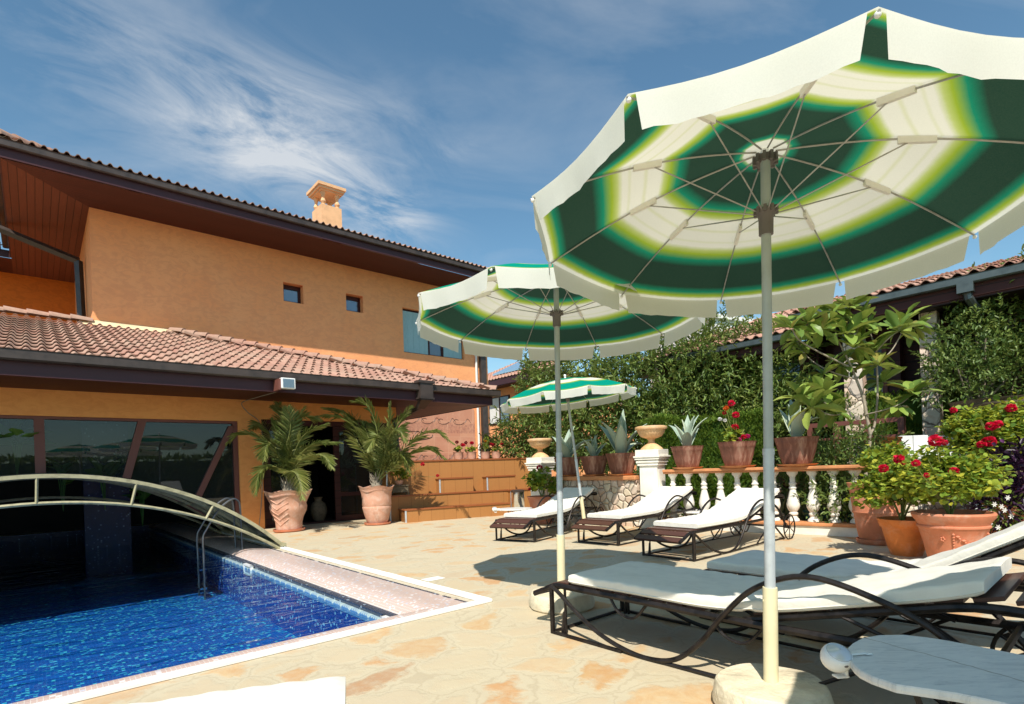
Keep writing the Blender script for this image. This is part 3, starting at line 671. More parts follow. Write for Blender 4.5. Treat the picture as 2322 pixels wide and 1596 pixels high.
VW, VE = 10.9, 9.6            # front wall of the pool room, its eave
VU, VUE, UC, ZS = 15.0, 13.66, 1.04, 7.03   # upper wall, its eave, its left corner, its soffit
UR = 12.1
def gutter(mb, p0, p1, outward, w=.12, h=.11):
    """an open box gutter with rolled lips from p0 to p1"""
    p0, p1 = Vector(p0), Vector(p1); o = Vector(outward); prof = [(0, h), (0, 0), (.02, -.02), (w - .02, -.02), (w, 0), (w, h), (w + .012, h + .012), (w - .012, h + .012), (w - .012, .01), (.012, .01), (.012, h)]
    vs = [q + o * a + Vector((0, 0, b)) for q in (p0, p1) for a, b in prof]; n = len(prof)
    mb.add(vs, [(i, (i + 1) % n, n + (i + 1) % n, n + i) for i in range(n)] + [tuple(range(n))[::-1], tuple(range(n, 2 * n))])
def pool_house():
    off = (3.0, 10.9, 0); root = empty('villa', U(3.0, 10.9), AUV, 'two storey orange plaster villa with tiled roofs, dark red eaves and a poolside glass room', 'house')
    B = lambda mb, n, m, bev=0, par=None: mb.build(n, m, par or root, off, bev)
    # lower front wall
    mb = MB(); wall(mb, -6.0, 6.12, -.95, 2.9, VW, .22, [(-4.2, 2.84, -.95, 2.03), (3.25, 6.02, -.95, 2.08)])
    mb.box(5.9, 6.12, VW + .22, VU, 0, 2.9); mb.box(-6.2, -6.0, VW, VU, 0, 2.9); B(mb, 'wall', 'plaster_low')
    # room behind
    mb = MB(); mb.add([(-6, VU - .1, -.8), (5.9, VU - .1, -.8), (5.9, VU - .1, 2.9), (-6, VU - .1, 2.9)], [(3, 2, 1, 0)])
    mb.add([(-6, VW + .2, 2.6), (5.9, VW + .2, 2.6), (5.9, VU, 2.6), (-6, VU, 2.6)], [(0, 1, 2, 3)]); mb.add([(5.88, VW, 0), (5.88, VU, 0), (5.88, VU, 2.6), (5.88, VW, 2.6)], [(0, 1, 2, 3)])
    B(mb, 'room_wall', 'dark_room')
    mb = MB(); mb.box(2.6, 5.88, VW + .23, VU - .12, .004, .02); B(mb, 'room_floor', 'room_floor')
    mb = MB(); mb.box(.59, 1.22, 11.45, 11.95, -.8, 2.6); B(mb, 'column', 'mosaic_shaded')
    # windows of the pool room
    gl = MB(); v = VW + .11; us = np.linspace(-4.2, 2.84, 60)
    def hb(u): return max(0.0, h1(u)) + .05 if abs(u - AC) < 2.52 else .02
    for a, b in zip(us[:-1], us[1:]): gl.add([(a, v, hb(a)), (b, v, hb(b)), (b, v, 2.0), (a, v, 2.0)], [(0, 1, 2, 3)])
    w1 = MB(); w1.box(-4.2, 2.84, VW + .05, VW + .17, 1.985, 2.03)
    def bar(mb, ua, za, ub, zb, w, v0, v1):
        mb.add([(ua - w, v0, za), (ua + w, v0, za), (ub + w, v0, zb), (ub - w, v0, zb), (ua - w, v1, za), (ua + w, v1, za), (ub + w, v1, zb), (ub - w, v1, zb)], [(0, 1, 2, 3), (5, 4, 7, 6), (1, 5, 6, 2), (4, 0, 3, 7), (4, 5, 1, 0), (3, 2, 6, 7)])
    wf = B(w1, 'window_frame', 'frame_brown'); B(gl, 'glass', 'glass', 0, wf)
    for (ua, za, ub, zb, w) in ((.06, 1.12, .06, 1.985, .062), (-1.3, 1.0, -1.3, 1.985, .06), (1.12, 1.0, 1.37, 1.985, .058), (2.14, .62, 2.75, 1.94, .052), (2.80, .02, 2.80, 1.985, .04), (-2.6, 0, -2.6, 1.985, .06)):
        q = MB(); bar(q, ua, za, ub, zb, w, VW + .05, VW + .16); B(q, 'mullion', 'frame_brown')
    mb = MB()
    for a, b in zip(us[:-1], us[1:]):
        if abs(a - AC) < 2.5 and abs(b - AC) < 2.5: mb.add([(a, VW + .06, hb(a) - .03), (b, VW + .06, hb(b) - .03), (b, VW + .06, hb(b) + .02), (a, VW + .06, hb(a) + .02)], [(0, 1, 2, 3)])
    B(mb, 'arched_sill', 'frame_brown')
    # sliding doors
    df = MB(); df.box(3.25, 6.02, VW + .06, VW + .18, 1.98, 2.08); df.box(3.25, 6.02, VW + .05, VW + .2, .004, .03); df.box(3.25, 3.31, VW + .06, VW + .18, .03, 1.98); df.box(5.94, 6.02, VW + .06, VW + .18, .03, 1.98)
    dfo = B(df, 'door_frame', 'dark_wood')
    for (a, b, vv) in ((3.31, 4.02, .14), (4.68, 5.94, .08)):
        d = MB(); z = .03; d.box(a, a + .12, VW + vv, VW + vv + .05, z, 1.97); d.box(b - .07, b, VW + vv, VW + vv + .05, z, 1.97); d.box(a + .12, b - .07, VW + vv, VW + vv + .05, 1.88, 1.97); d.box(a + .12, b - .07, VW + vv, VW + vv + .05, z, .12)
        d.box(a + .12, b - .07, VW + vv, VW + vv + .05, .52, .6); do = B(d, 'door', 'dark_wood')
        g = MB(); g.add([(a + .12, VW + vv + .02, .12), (b - .07, VW + vv + .02, .12), (b - .07, VW + vv + .02, 1.88), (a + .12, VW + vv + .02, 1.88)], [(0, 1, 2, 3)]); B(g, 'glass', 'glass', 0, do)
    # lower eave
    mb = MB(); mb.add([(-6.5, VE, 2.43), (7.8, VE, 2.43), (6.12, VW, 2.43), (-6.5, VW, 2.43)], [(0, 1, 2, 3)]); B(mb, 'soffit', 'planks_along')
    mb = MB(); mb.add([(7.8, VE, 2.43), (7.8, VU, 2.43), (6.12, VU, 2.43), (6.12, VW, 2.43)], [(0, 1, 2, 3)]); B(mb, 'soffit', 'planks_across')
    mb = MB(); mb.box(-6.5, 7.8, VE - .03, VE, 2.45, 2.62); mb.box(-6.5, 7.805, VE - .045, VE + .02, 2.415, 2.452); mb.box(7.8, 7.83, VE - .03, VU, 2.42, 2.62); B(mb, 'fascia', 'fascia')
    mb = MB(); gutter(mb, (-6.5, VE - .033, 2.625), (7.98, VE - .033, 2.625), (0, -1, 0)); B(mb, 'gutter', 'gutter_brown')
    # roof of the pool room
    s = math.atan2(4.44 - 2.70, VU - VE + .08); ln = (VU - VE + .08) / math.cos(s)
    hip = lambda d: 7.9 - .985 * d * math.cos(s)
    tile_roof('roof', 'roof_tile', root, off, 0, VE - .08, 2.70, s, ln, lambda d: -6.0, hip)
    M2 = Matrix(((0, -1, 0, 7.88 + (-VE + .0) * 0), (1, 0, 0, 0), (0, 0, 1, 0), (0, 0, 0, 1)))   # x->v, y-> -u
    tile_roof('roof', 'roof_tile', root, off, 0, 0, 2.70, s, ln, lambda d: VE - .05 + d * math.cos(s), lambda d: VU, frame=M2)
    ridge('ridge_tiles', 'roof_tile', root, off, (7.92, VE - .06, 2.75), (2.52, VU - .06, 4.50), .1, .3)
    ridge('ridge_tiles', 'roof_tile', root, off, (-6, VU - .03, 4.50), (1.0, VU - .03, 4.50), .1, .34)
    mb = MB(); mb.add([(UC - .25, VU - .16, 4.40), (UC - .25, VU - .01, 4.52), (UC - .06, VU - .01, 4.52), (UC - .06, VU - .16, 4.40)], [(3, 2, 1, 0)])
    mb.add([(UC - .1, VU - .14, 4.42), (2.6, VU - .14, 4.42), (2.6, VU - .012, 4.55), (UC - .1, VU - .012, 4.55)], [(0, 1, 2, 3)])
    n = 10
    for i in range(n):
        a = 2.6 + (7.6 - 2.6) * i / n; b = 2.6 + (7.6 - 2.6) * (i + 1) / n; f = lambda u: max(2.75, 4.50 - (u - 2.5) * (1.74 / 5.4) * .985) + .02
        mb.add([(a, VU - .13, f(a)), (b, VU - .13, f(b)), (b, VU - .012, f(b) + .1), (a, VU - .012, f(a) + .1)], [(0, 1, 2, 3)])
    B(mb, 'flashing', 'mortar')
    # upper storey
    holes = [(5.15, 5.68, 5.69, 6.20), (6.92, 7.45, 5.72, 6.22), (8.77, 11.1, 4.72, 6.12)]
    mb = MB(); wall(mb, UC, UR, 0, ZS + .05, VU, .3, holes); mb.box(UC, UC + .3, VU + .3, 21.0, 2.5, ZS + .05); mb.box(UR - .3, UR, VU + .3, 21, 0, ZS + .05); B(mb, 'upper_wall', 'plaster')
    mb = MB(); mb.box(-9, UC + .3, 21.0, 21.3, 2.0, ZS + .05); mb.box(-3.2, -.95, 20.97, 21.0, 2.0, 6.86); B(mb, 'rear_wing_wall', 'plaster_far')
    for (a, b, c, d) in holes[:2]:
        w = MB(); t_ = .075
        for q in ((a, a + t_, c, d), (b - t_, b, c, d), (a, b, c, c + t_), (a, b, d - t_ * 1.6, d)): w.box(q[0], q[1], VU + .2, VU + .25, q[2], q[3])
        wo = B(w, 'small_window', 'dark_wood'); g = MB(); g.box(a + .03, b - .03, VU + .22, VU + .23, c + .03, d - .03); B(g, 'pane', 'blue_glass', 0, wo)
    w = MB(); a, b, c, d = holes[2]
    for q in ((a, b, d - .07, d), (a, b, c, c + .05), (9.72, 9.8, c, d), (10.25, 10.33, c, d), (a, a + .04, c, d), (b - .04, b, c, d)): w.box(q[0], q[1], VU + .12, VU + .2, q[2], q[3])
    wo = B(w, 'window_frame', 'dark_wood'); g = MB(); g.box(9.8, 10.25, VU + .15, VU + .16, c, d); B(g, 'pane', 'blue_glass', 0, wo)
    for (s0, s1) in ((a + .04, 9.72), (10.33, b - .04)):
        sh = MB(); sh.box(s0, s1, VU + .1, VU + .135, c + .04, d - .07)
        k = s0 + .18
        while k < s1 - .08: sh.box(k, k + .012, VU + .094, VU + .101, c + .05, d - .08); k += .2
        B(sh, 'shutter', 'shutter_blue', 0, wo)
    u0 = -.33
    mb = MB(); mb.add([(u0, VUE, ZS), (UR + 1.37, VUE, ZS), (UR, VU, ZS), (UC, VU, ZS)], [(0, 1, 2, 3)]); B(mb, 'upper_soffit', 'planks_along'); mb = MB(); mb.add([(-9, 19.63, ZS), (u0, 19.63, ZS), (u0, 21, ZS), (-9, 21, ZS)], [(0, 1, 2, 3)]); B(mb, 'upper_soffit', 'planks_along')
    mb = MB(); mb.add([(u0, VUE, ZS), (UC, VU, ZS), (UC, 21.0, ZS), (u0, 21.0, ZS)], [(0, 1, 2, 3)]); B(mb, 'upper_soffit', 'planks_across'); mb = MB(); mb.add([(UR + 1.37, VUE, ZS), (UR + 1.37, 21, ZS), (UR, 21, ZS), (UR, VU, ZS)], [(0, 1, 2, 3)]); B(mb, 'upper_soffit', 'planks_across')
    mb = MB(); mb.box(u0, UR + 1.37, VUE - .03, VUE, ZS + .01, ZS + .2); mb.box(u0 - .03, u0, VUE - .03, 19.6, ZS + .01, ZS + .2); mb.box(-9, u0 - .03, 19.6, 19.63, ZS + .01, ZS + .2); mb.box(UR + 1.37, UR + 1.4, VUE - .03, 21, ZS, ZS + .2); B(mb, 'upper_fascia', 'fascia')
    mb = MB(); gutter(mb, (u0 - .16, VUE - .033, ZS + .21), (UR + 1.55, VUE - .033, ZS + .21), (0, -1, 0), .09, .10); gutter(mb, (u0 - .033, VUE + .01, ZS + .21), (u0 - .033, 19.45, ZS + .21), (-1, 0, 0), .13, .12); gutter(mb, (-9, 19.6, ZS + .21), (u0 - .2, 19.6, ZS + .21), (0, -1, 0), .13, .12); B(mb, 'upper_gutter', 'gutter_brown')
    s2 = R(18); 
    tile_roof('upper_roof', 'roof_tile', root, off, 0, VUE - .06, ZS + .355, s2, 4.6, lambda d: u0 - .06 + d * math.cos(s2), lambda d: UR + 1.4 - d * math.cos(s2), course=.4)
    M3 = Matrix(((0, 1, 0, 0), (1, 0, 0, 0), (0, 0, 1, 0), (0, 0, 0, 1)))
    tile_roof('upper_roof', 'roof_tile', root, off, 0, u0 - .1, ZS + .30, s2, 3.4, lambda d: VUE + d * math.cos(s2), lambda d: 19.7, frame=M3, course=.4)
    ridge('ridge_tiles', 'roof_tile', root, off, (u0 - .06, VUE - .06, ZS + .38), (u0 + 4.3, VUE + 4.3, ZS + .38 + 4.36 * math.tan(s2)), .12, .36)
    mb = MB(); mb.add([(-9, 19.5, ZS + .3), (u0 + 1, 19.5, ZS + .3), (u0 + 1, 23, ZS + 1.4), (-9, 23, ZS + 1.4)], [(0, 1, 2, 3)]); B(mb, 'rear_roof', 'roof_tile')
    # chimney
    ch = MB(); cu0, cu1, cv0, cv1 = 6.87, 7.52, 16.4, 17.15; ch.box(cu0, cu1, cv0, cv1, 7.2, 9.36); cho = B(ch, 'chimney', 'chimney_plaster')
    cap = MB(); cc = ((cu0 + cu1) / 2, (cv0 + cv1) / 2)
    for (e, z0, z1) in ((.02, 9.78, 9.83), (.08, 9.83, 9.9), (.12, 9.9, 9.99)): cap.box(cu0 - e, cu1 + e, cv0 - e, cv1 + e, z0, z1)
    cap.build('chimney_cap', 'chimney_plaster', cho)
    cho.children[0].location = (-off[0], -off[1], -off[2])
    for a in (cu0 + .1, cu1 - .1):
        for b in (cv0 + .1, cv1 - .1):
            bb = MB(); bb.lathe([(.07, 0), (.07, .03), (.05, .05), (.085, .12), (.06, .2), (.035, .24), (.05, .28), (.055, .32), (.085, .38), (.085, .42)], 14, (a, b, 9.36)); q = bb.build('chimney_baluster', 'chimney_plaster', cho, off)
    # downpipes
    mb = MB(); mb.box(11.70, 11.93, VU - .14, VU - .02, 0, 6.9); B(mb, 'downpipe', 'gutter_brown'); mb = MB(); mb.tube([(11.55, VU - .06, .0), (11.55, VU - .06, 7.0)], .04, 8); B(mb, 'white_pipe', 'white_wall')
    mb = MB(); p = [(-.55, 17.2, ZS + .14), (-.5, 17.1, ZS - .12), (UC - .13, 16.6, ZS - .72), (UC - .10, 16.5, 4.3)]
    for a, b in zip(p[:-1], p[1:]):
        d = (Vector(b) - Vector(a)); mb.tube([a, b], .085, 4)
    B(mb, 'downpipe', 'gutter_brown')
    mb = MB(); mb.box(5.84, 6.14, VE - .20, VE - .035, 2.42, 2.80); mb.box(5.80, 6.18, VE - .22, VE - .03, 2.76, 2.81); mb.box(5.82, 6.16, VE - .22, VE - .03, 2.44, 2.47)
    mb.add([(5.86, VE - .19, 2.42), (6.12, VE - .19, 2.42), (6.05, VE + .02, 2.26), (5.9, VE + .02, 2.26), (5.86, VE - .05, 2.42), (6.12, VE - .05, 2.42), (6.05, VE + .14, 2.26), (5.9, VE + .14, 2.26)], [(0, 1, 2, 3), (5, 4, 7, 6), (1, 5, 6, 2), (4, 0, 3, 7), (3, 2, 6, 7)])
    B(mb, 'rain_hopper', 'gutter_brown')
    mb = MB(); mb.tube([(5.98, VE + .08, 2.3), (6.0, VW - .1, 2.12), (6.07, VW - .08, 1.95), (6.07, VW - .08, .25), (6.07, VW - .2, .1)], .05, 6); B(mb, 'downpipe', 'gutter_brown')
    # mural of terracotta tiles with dark scrolls
    mb = MB(); mb.box(6.4, 11.42, VU - .03, VU, 0, 3.05); mu = B(mb, 'mural', 'mural')
    def line(pts, r=.006): orn = MB(); orn.tube(spline([(a, VU - .033, b) for a, b in pts], 5), r, 4, flat=1); orn.build('ornament', 'iron', mu, off)
    line([(8.9 + .8 * math.cos(t), 2.12 + .16 * math.sin(t)) for t in np.linspace(math.pi * .95, math.pi * 2.05, 9)], .01); line([(8.05, 2.2), (8.9, 2.24), (9.75, 2.2)])
    for k in range(4): line([(8.5 + k * .27, 2.16), (8.6 + k * .27, 2.26), (8.7 + k * .27, 2.17)])
    for z in (2.62, 1.42, .92):
        for k in range(6):
            x = 7.6 + k * .62; line([(x + .24 * s_ * math.cos(s_ * 5), z + .13 * s_ * math.sin(s_ * 5)) for s_ in np.linspace(.15, 1.2, 9)]); line([(x + .3, z - .06), (x + .42, z + .08), (x + .55, z - .05)])
    # lamp on the fascia, cable
    return root
villa = pool_house()
def floodlight():
    t = empty('floodlight', U(3.2, VE - .2, 2.44), AUV, 'square white floodlight with a glass front fixed on the eave', 'floodlight'); off = (3.2, VE - .2, 2.44)
    mb = MB(); mb.box(3.10, 3.33, VE - .33, VE - .22, 2.44, 2.62); mb.build('lamp_housing', 'white_plastic', t, off, .01)
    mb = MB(); mb.box(3.125, 3.305, VE - .336, VE - .329, 2.46, 2.6); mb.build('lens', 'blue_glass', t, off)
    mb = MB(); mb.box(3.06, 3.1, VE - .3, VE - .036, 2.42, 2.6); mb.box(3.12, 3.31, VE - .22, VE - .036, 2.61, 2.635); mb.build('bracket', 'frame_brown', t, off)
    mb = MB(); mb.tube(spline([U(3.12, VE, 2.42), U(2.95, 10.2, 2.38), U(2.9, 10.84, 2.36), U(3.0, 10.87, 2.2), U(3.22, 10.87, 1.98), U(3.24, 10.86, 1.4), U(3.2, 10.87, .6), U(3.12, 10.84, .02)], 6), .007, 5)
    tag(mb.build('cable', 'cable'), 'thin pale cable drooping from the eave down the corner of the orange pillar', 'cable')
floodlight()
# ---------------------------------------------------------------- parasols
def parasol():
    root = empty('parasol', (0, 0, 0)); Rr, ZR, ZT, N = .955, 1.975, 2.25, 10
    # canopy: ten panels that sag between the ribs
    nr, na = 18, 8; V = []; F = []; UVs = []
    def prof(t): return ZR + (ZT - ZR) * (1 - t) ** 1.0 + .045 * math.sin(math.pi * min(t, 1)) 
    for p in range(N):
        for i in range(nr + 1):
            t = .004 + .996 * i / nr
            for j in range(na + 1):
                s = j / na; a0 = 2 * math.pi * p / N; a1 = 2 * math.pi * (p + 1) / N
                A = Vector((math.cos(a0), math.sin(a0))) * Rr * t; B_ = Vector((math.cos(a1), math.sin(a1))) * Rr * t; q = A.lerp(B_, s)
                sag = math.sin(math.pi * s) * .020 * t ** 1.2; edge = 1 - math.sin(math.pi * s) * .014 * t * t
                V.append((q.x * edge, q.y * edge, prof(t) - sag)); UVs.append((t, s))
        o = p * (nr + 1) * (na + 1)
        for i in range(nr):
            for j in range(na): a = o + i * (na + 1) + j; F.append((a, a + na + 1, a + na + 2, a + 1))
    me = bpy.data.meshes.new('canopy'); me.from_pydata(V, [], F); uvl = me.uv_layers.new(name='UVMap')
    for l in me.loops: uvl.data[l.index].uv = UVs[l.vertex_index]
    me.polygons.foreach_set('use_smooth', [True] * len(F)); me.materials.append(MATS['canopy']); can = bpy.data.objects.new('canopy', me); C.objects.link(can); can.parent = root
    # valance flaps, one per panel
    for p in range(N):
        V = []; F = []; UVs = []; m = 16; a0 = 2 * math.pi * p / N; a1 = 2 * math.pi * (p + 1) / N; ph = random.random() * 6
        A = Vector((math.cos(a0), math.sin(a0))) * Rr; B_ = Vector((math.cos(a1), math.sin(a1))) * Rr; out = (A + B_).normalized()
        for j in range(m + 1):
            s = .035 + .93 * j / m; q = A.lerp(B_, s); e = 1 - math.sin(math.pi * s) * .014; q = q * e; z = prof(1) - math.sin(math.pi * s) * .020
            for k in range(5):
                f = k / 4; wv = .004 * math.sin(ph + s * 13) * f + .0022 * math.sin(ph * 2 + s * 41) * f; ins = (s - .5) * (-.035) * f
                dq = (B_ - A).normalized() * ins
                V.append((q.x + out.x * wv + dq.x - out.x * .01 * f, q.y + out.y * wv + dq.y - out.y * .01 * f, z - .108 * f - .0018 * math.sin(s * 30 + ph) * f + .010 * math.sin(math.pi * s) * f)); UVs.append((.99, s))
        for j in range(m):
            for k in range(4): a = j * 5 + k; F.append((a, a + 1, a + 6, a + 5))
        me = bpy.data.meshes.new('valance'); me.from_pydata(V, [], F); uvl = me.uv_layers.new(name='UVMap')
        for l in me.loops: uvl.data[l.index].uv = UVs[l.vertex_index]
        me.polygons.foreach_set('use_smooth', [True] * len(F)); me.materials.append(MATS['canopy']); o = bpy.data.objects.new('valance', me); C.objects.link(o); o.parent = can
    for p in range(N):
        a = 2 * math.pi * p / N; c, s = math.cos(a), math.sin(a); r = MB(); pts = [(c * Rr * t, s * Rr * t, prof(t) - .012) for t in np.linspace(.04, 1.005, 10)]
        r.tube(pts, .0036, 6); ro = r.build('rib', 'rib_steel', root)
        b = MB(); b.ball((c * (Rr - .004), s * (Rr - .004), prof(1) - .016), .008, 10, 6); b.build('tip', 'white_plastic', ro)
        st = MB(); tt = .50; st.tube([(c * .03, s * .03, 1.985), (c * Rr * tt, s * Rr * tt, prof(tt) - .022)], .0027, 6); st.build('strut', 'rib_steel', root)
        tb = MB(); t0, t1 = .46, .58; P0 = Vector((c * Rr * t0, s * Rr * t0, prof(t0) - .004)); P1 = Vector((c * Rr * t1, s * Rr * t1, prof(t1) - .004)); d = Vector((0, 0, -.026)); sd = Vector((-s, c, 0)) * .007
        tb.add([P0 + sd, P1 + sd, P1 + d * .8 + sd, P0 + d + sd, P0 - sd, P1 - sd, P1 + d * .8 - sd, P0 + d - sd], [(0, 1, 2, 3), (5, 4, 7, 6), (3, 2, 6, 7), (0, 3, 7, 4), (1, 5, 6, 2)]); tb.build('pocket', 'canvas_white', can)
    mb = MB(); mb.tube([(0, 0, 1.02), (0, 0, ZT - .03)], .0185, 20); pol = mb.build('pole', 'grey_paint', root)
    mb = MB(); mb.tube([(0, 0, .12), (0, 0, 1.03)], .0205, 20); mb.tube([(0, 0, 1.02), (0, 0, 1.045)], .0225, 20); mb.build('lower_pole', 'galvanised', root)
    mb = MB(); mb.lathe([(.0165, .1), (.028, .1), (.028, .475), (.0275, .485), (.021, .485)], 24); mb.ball((.004, -.0275, .43), .006, 8, 6, (1, .4, 1)); mb.build('sleeve', 'cream_paint', root)
    mb = MB(); mb.lathe([(.02, 1.90), (.027, 1.90), (.028, 1.97), (.040, 1.985), (.042, 1.995), (.036, 2.0), (.02, 2.002)], 24)
    for k in range(10): a = 2 * math.pi * k / 10; mb.box(-.006, .006, .034, .046, 1.98, 2.006, Matrix.Rotation(a, 4, 'Z'))
    mb.build('collar', 'collar', root)
    mb = MB(); mb.lathe([(.018, ZT - .07), (.038, ZT - .06), (.04, ZT - .035), (.02, ZT - .03)], 20)
    for k in range(10): a = 2 * math.pi * k / 10; mb.box(-.006, .006, .032, .048, ZT - .065, ZT - .03, Matrix.Rotation(a, 4, 'Z'))
    mb.build('hub', 'collar', root)
    mb = MB(); mb.tube([(0, 0, ZT - .02), (0, 0, ZT + .025)], .014, 12); mb.ball((0, 0, ZT + .035), .02, 12, 8); mb.build('finial', 'white_plastic', root)
    def wob(r, z, t): k = 1 + .008 * math.sin(3 * t + 1) + .006 * math.sin(7 * t) + (.012 * math.sin(11 * t) if z < .05 else 0); return r * k, z + (.003 * math.sin(5 * t) if z > .05 else 0)
    mb = MB(); mb.lathe([(.208, .0), (.222, .012), (.224, .035), (.214, .08), (.208, .095), (.2, .102), (.12, .103), (.03, .103)], 64, wob=wob); mb.build('base', 'concrete_cream', root, smooth_angle=22)
    return root
par = parasol()
def place_parasol(o, base, cen, rad, nrm, phase, label):
    """base: foot of the pole; cen, rad, nrm: centre, radius and tilt of the open canopy"""
    base, cen = Vector(base), Vector(cen); ax = cen - base; n = ax.normalized(); q = Vector((0, 0, 1)).rotation_difference(n) @ Euler((0, 0, phase)).to_quaternion()
    sc = ax.length / 1.975; o.location = base; o.rotation_euler = q.to_euler(); o.scale = (sc, sc, sc); tag(o, label, 'parasol', 'striped parasols on the terrace')
    k = rad / (.955 * sc); loc = q.inverted() @ Vector(nrm).normalized(); tq = Vector((0, 0, 1)).rotation_difference(loc); piv = Vector((0, 0, 1.975))
    M_ = Matrix.Translation(piv) @ tq.to_matrix().to_4x4() @ Matrix.Diagonal((k, k, 1, 1)) @ Matrix.Translation(-piv)
    for c in o.children:
        b = c.name.split('.')[0]
        if b in ('canopy', 'rib', 'strut', 'hub', 'finial'): c.matrix_local = M_
        if b == 'base': c.rotation_euler = q.inverted().to_euler()
G1 = 'green and white striped parasol '
pars = [par] + [copy_tree(par) for _ in range(3)]
place_parasol(pars[0], (1.012, 2.205, 0), (1.044, 2.174, 1.965), .944, (.047, .053, 1), -1.756, G1 + 'nearest the camera, before the front loungers')
place_parasol(pars[1], (.32, 3.89, 0), (.355, 3.892, 2.068), 1.031, (.031, .010, 1), -2.004, G1 + 'in the middle, by the foot of the nearest lounger')
place_parasol(pars[2], (1.10, 8.44, 0), (.889, 8.412, 2.059), 1.051, (-.082, -.007, 1), -1.384, G1 + 'furthest off, leaning between the rear loungers')
place_parasol(pars[3], (1.5, -.02, 0), (1.5, -.02, 1.985), .955, (0, 0, 1), .3, G1 + 'outside the photo, shading the marble table')

# ---------------------------------------------------------------- sun loungers (local x: along the bed, foot at 0)
def lounger(Wd, head, bend=1.1, matt0=.06, matt1=1.93, wheels=True):
    root = empty('sun_lounger'); hw = Wd / 2; zr = .283
    def zb(a):
        if a < bend: return zr
        return zr + (head - zr) * min(1.15, (a - bend) / (1.98 - bend)) ** 1.0
    fr = MB()
    for s in (-1, 1):
        y = s * (hw - .03); fr.tube(spline([(-.235, y, .205), (-.14, y, .245), (-.05, y, .281), (.05, y, zr), (.6, y, zr), (1.2, y, zr), (2.02, y, zr + .015)], 4), .0145, 6, flat=1.2)
        fr.tube([(0.02, y, .13), (0.0, y, .0)], .012, 6)
    for a, z in ((-.235, .205), (.25, zr), (.8, zr), (1.95, zr + .01)): fr.tube([(a, -hw + .03, z), (a, hw - .03, z)], .013, 6)
    fr.build('frame', 'iron', root)
    bk = MB(); 
    pts = [(bend, zr), (bend + .3, zb(bend + .3)), (1.7, zb(1.7)), (1.9, zb(1.9) - .005), (2.05, zb(2.0) - .03), (2.1, zb(2.0) - .06)]
    L_ = spline([(a, -hw + .055, z) for a, z in pts], 4); Rr = spline([(a, hw - .055, z) for a, z in pts], 4); bk.tube(L_ + Rr[::-1], .0165, 8); bk.tube([(1.5, -hw + .05, zb(1.5) - .01), (1.75, -hw + .05, zr)], .008, 6); bk.tube([(1.5, hw - .05, zb(1.5) - .01), (1.75, hw - .05, zr)], .008, 6)
    bk.build('back_frame', 'iron', root)
    sl = MB()
    for k in range(11):
        a = -.215 + k * .108; z = .205 + (a + .235) * .42 if a < -.05 else zr + .002
        M_ = Matrix.Translation((a, 0, z + .012)) @ Matrix.Rotation(-math.atan(.42) if a < -.05 else 0, 4, 'Y'); sl.box(-.042, .042, -hw + .04, hw - .04, -.008, .008, M_)
    sl.build('seat_slats', 'slat_brown', root, bevel=.003)
    sb = MB(); ang = -math.atan2(head - zr, 1.98 - bend)
    for k in range(9):
        a = bend + .08 + k * .108; dz = -.02 * max(0, a - 1.95) / .1
        sb.box(-.042, .042, -hw + .065, hw - .065, -.008, .008, Matrix.Translation((a, 0, zb(a) + .016 + dz)) @ Matrix.Rotation(ang, 4, 'Y'))
    sb.build('back_slats', 'slat_brown', root, bevel=.003)
    for s in (-1, 1):
        y = s * (hw + .004); q = MB()
        pts = [(-.05, y, .285), (.02, y, .245), (.12, y, .175), (.28, y, .085), (.45, y, .03), (.62, y, .012), (.78, y, .045), (.92, y, .16), (1.03, y, .30), (1.18, y, .445), (1.38, y, .522), (1.6, y, .482), (1.82, y, .375), (2.0, y, .16)]
        q.tube(spline(pts, 6), .0125, 8); q.build('arm', 'iron', root)
        g = MB(); g.box(-.062, -.038, y - .01, y + .01, 0.0, .28); g.box(-.04, .46, y - .01, y + .01, .0, .018); g.box(.02, .035, y * .9 - .006, y * .9 + .006, .0, .27); g.build('leg', 'iron', root, bevel=.003)
        g = MB(); g.tube([(1.62, y * .92, .27), (2.0, y * .92, .01)], .011, 6); g.tube([(1.3, y * .92, .02), (1.72, y * .92, .28)], .009, 6); g.tube([(.62, y, .012), (1.3, y * .96, .02), (2.0, y * .92, .012)], .009, 6); g.build('rear_leg', 'iron', root)
        for a in (.35, .95): b = MB(); b.tube(spline([(a, y * .86, zr - .005), (a + .06, y * .86, .2), (a + .16, y * .86, .185), (a + .25, y * .86, zr - .005)], 5), .008, 6); b.build('brace', 'iron', root)
        if wheels:
            w = MB(); yy = s * (hw + .045); w.tube([(2.0 + .15 * math.cos(t), yy, .152 + .15 * math.sin(t)) for t in np.linspace(0, 2 * math.pi, 33)[:-1]], .009, 6, closed=True)
            for k in range(3): t = k * math.pi / 3 + .5; w.tube([(2.0 - .15 * math.cos(t), yy, .152 - .15 * math.sin(t)), (2.0 + .15 * math.cos(t), yy, .152 + .15 * math.sin(t))], .0055, 6)
            w.tube([(2.0, yy - s * .06, .152), (2.0, yy + s * .012, .152)], .018, 8); w.build('wheel', 'iron', root)
    c = MB(); c.tube([(-.05, -hw, .012), (-.05, hw, .012)], .010, 6); c.tube([(2.0, -hw - .04, .152), (2.0, hw + .04, .152)], .009, 6); c.build('crossbar', 'iron', root)
    # mattress: rounded section swept along the bed, dented at the fold
    na = 90; sec = []
    th, w2, rd = .056, hw - .03, .014
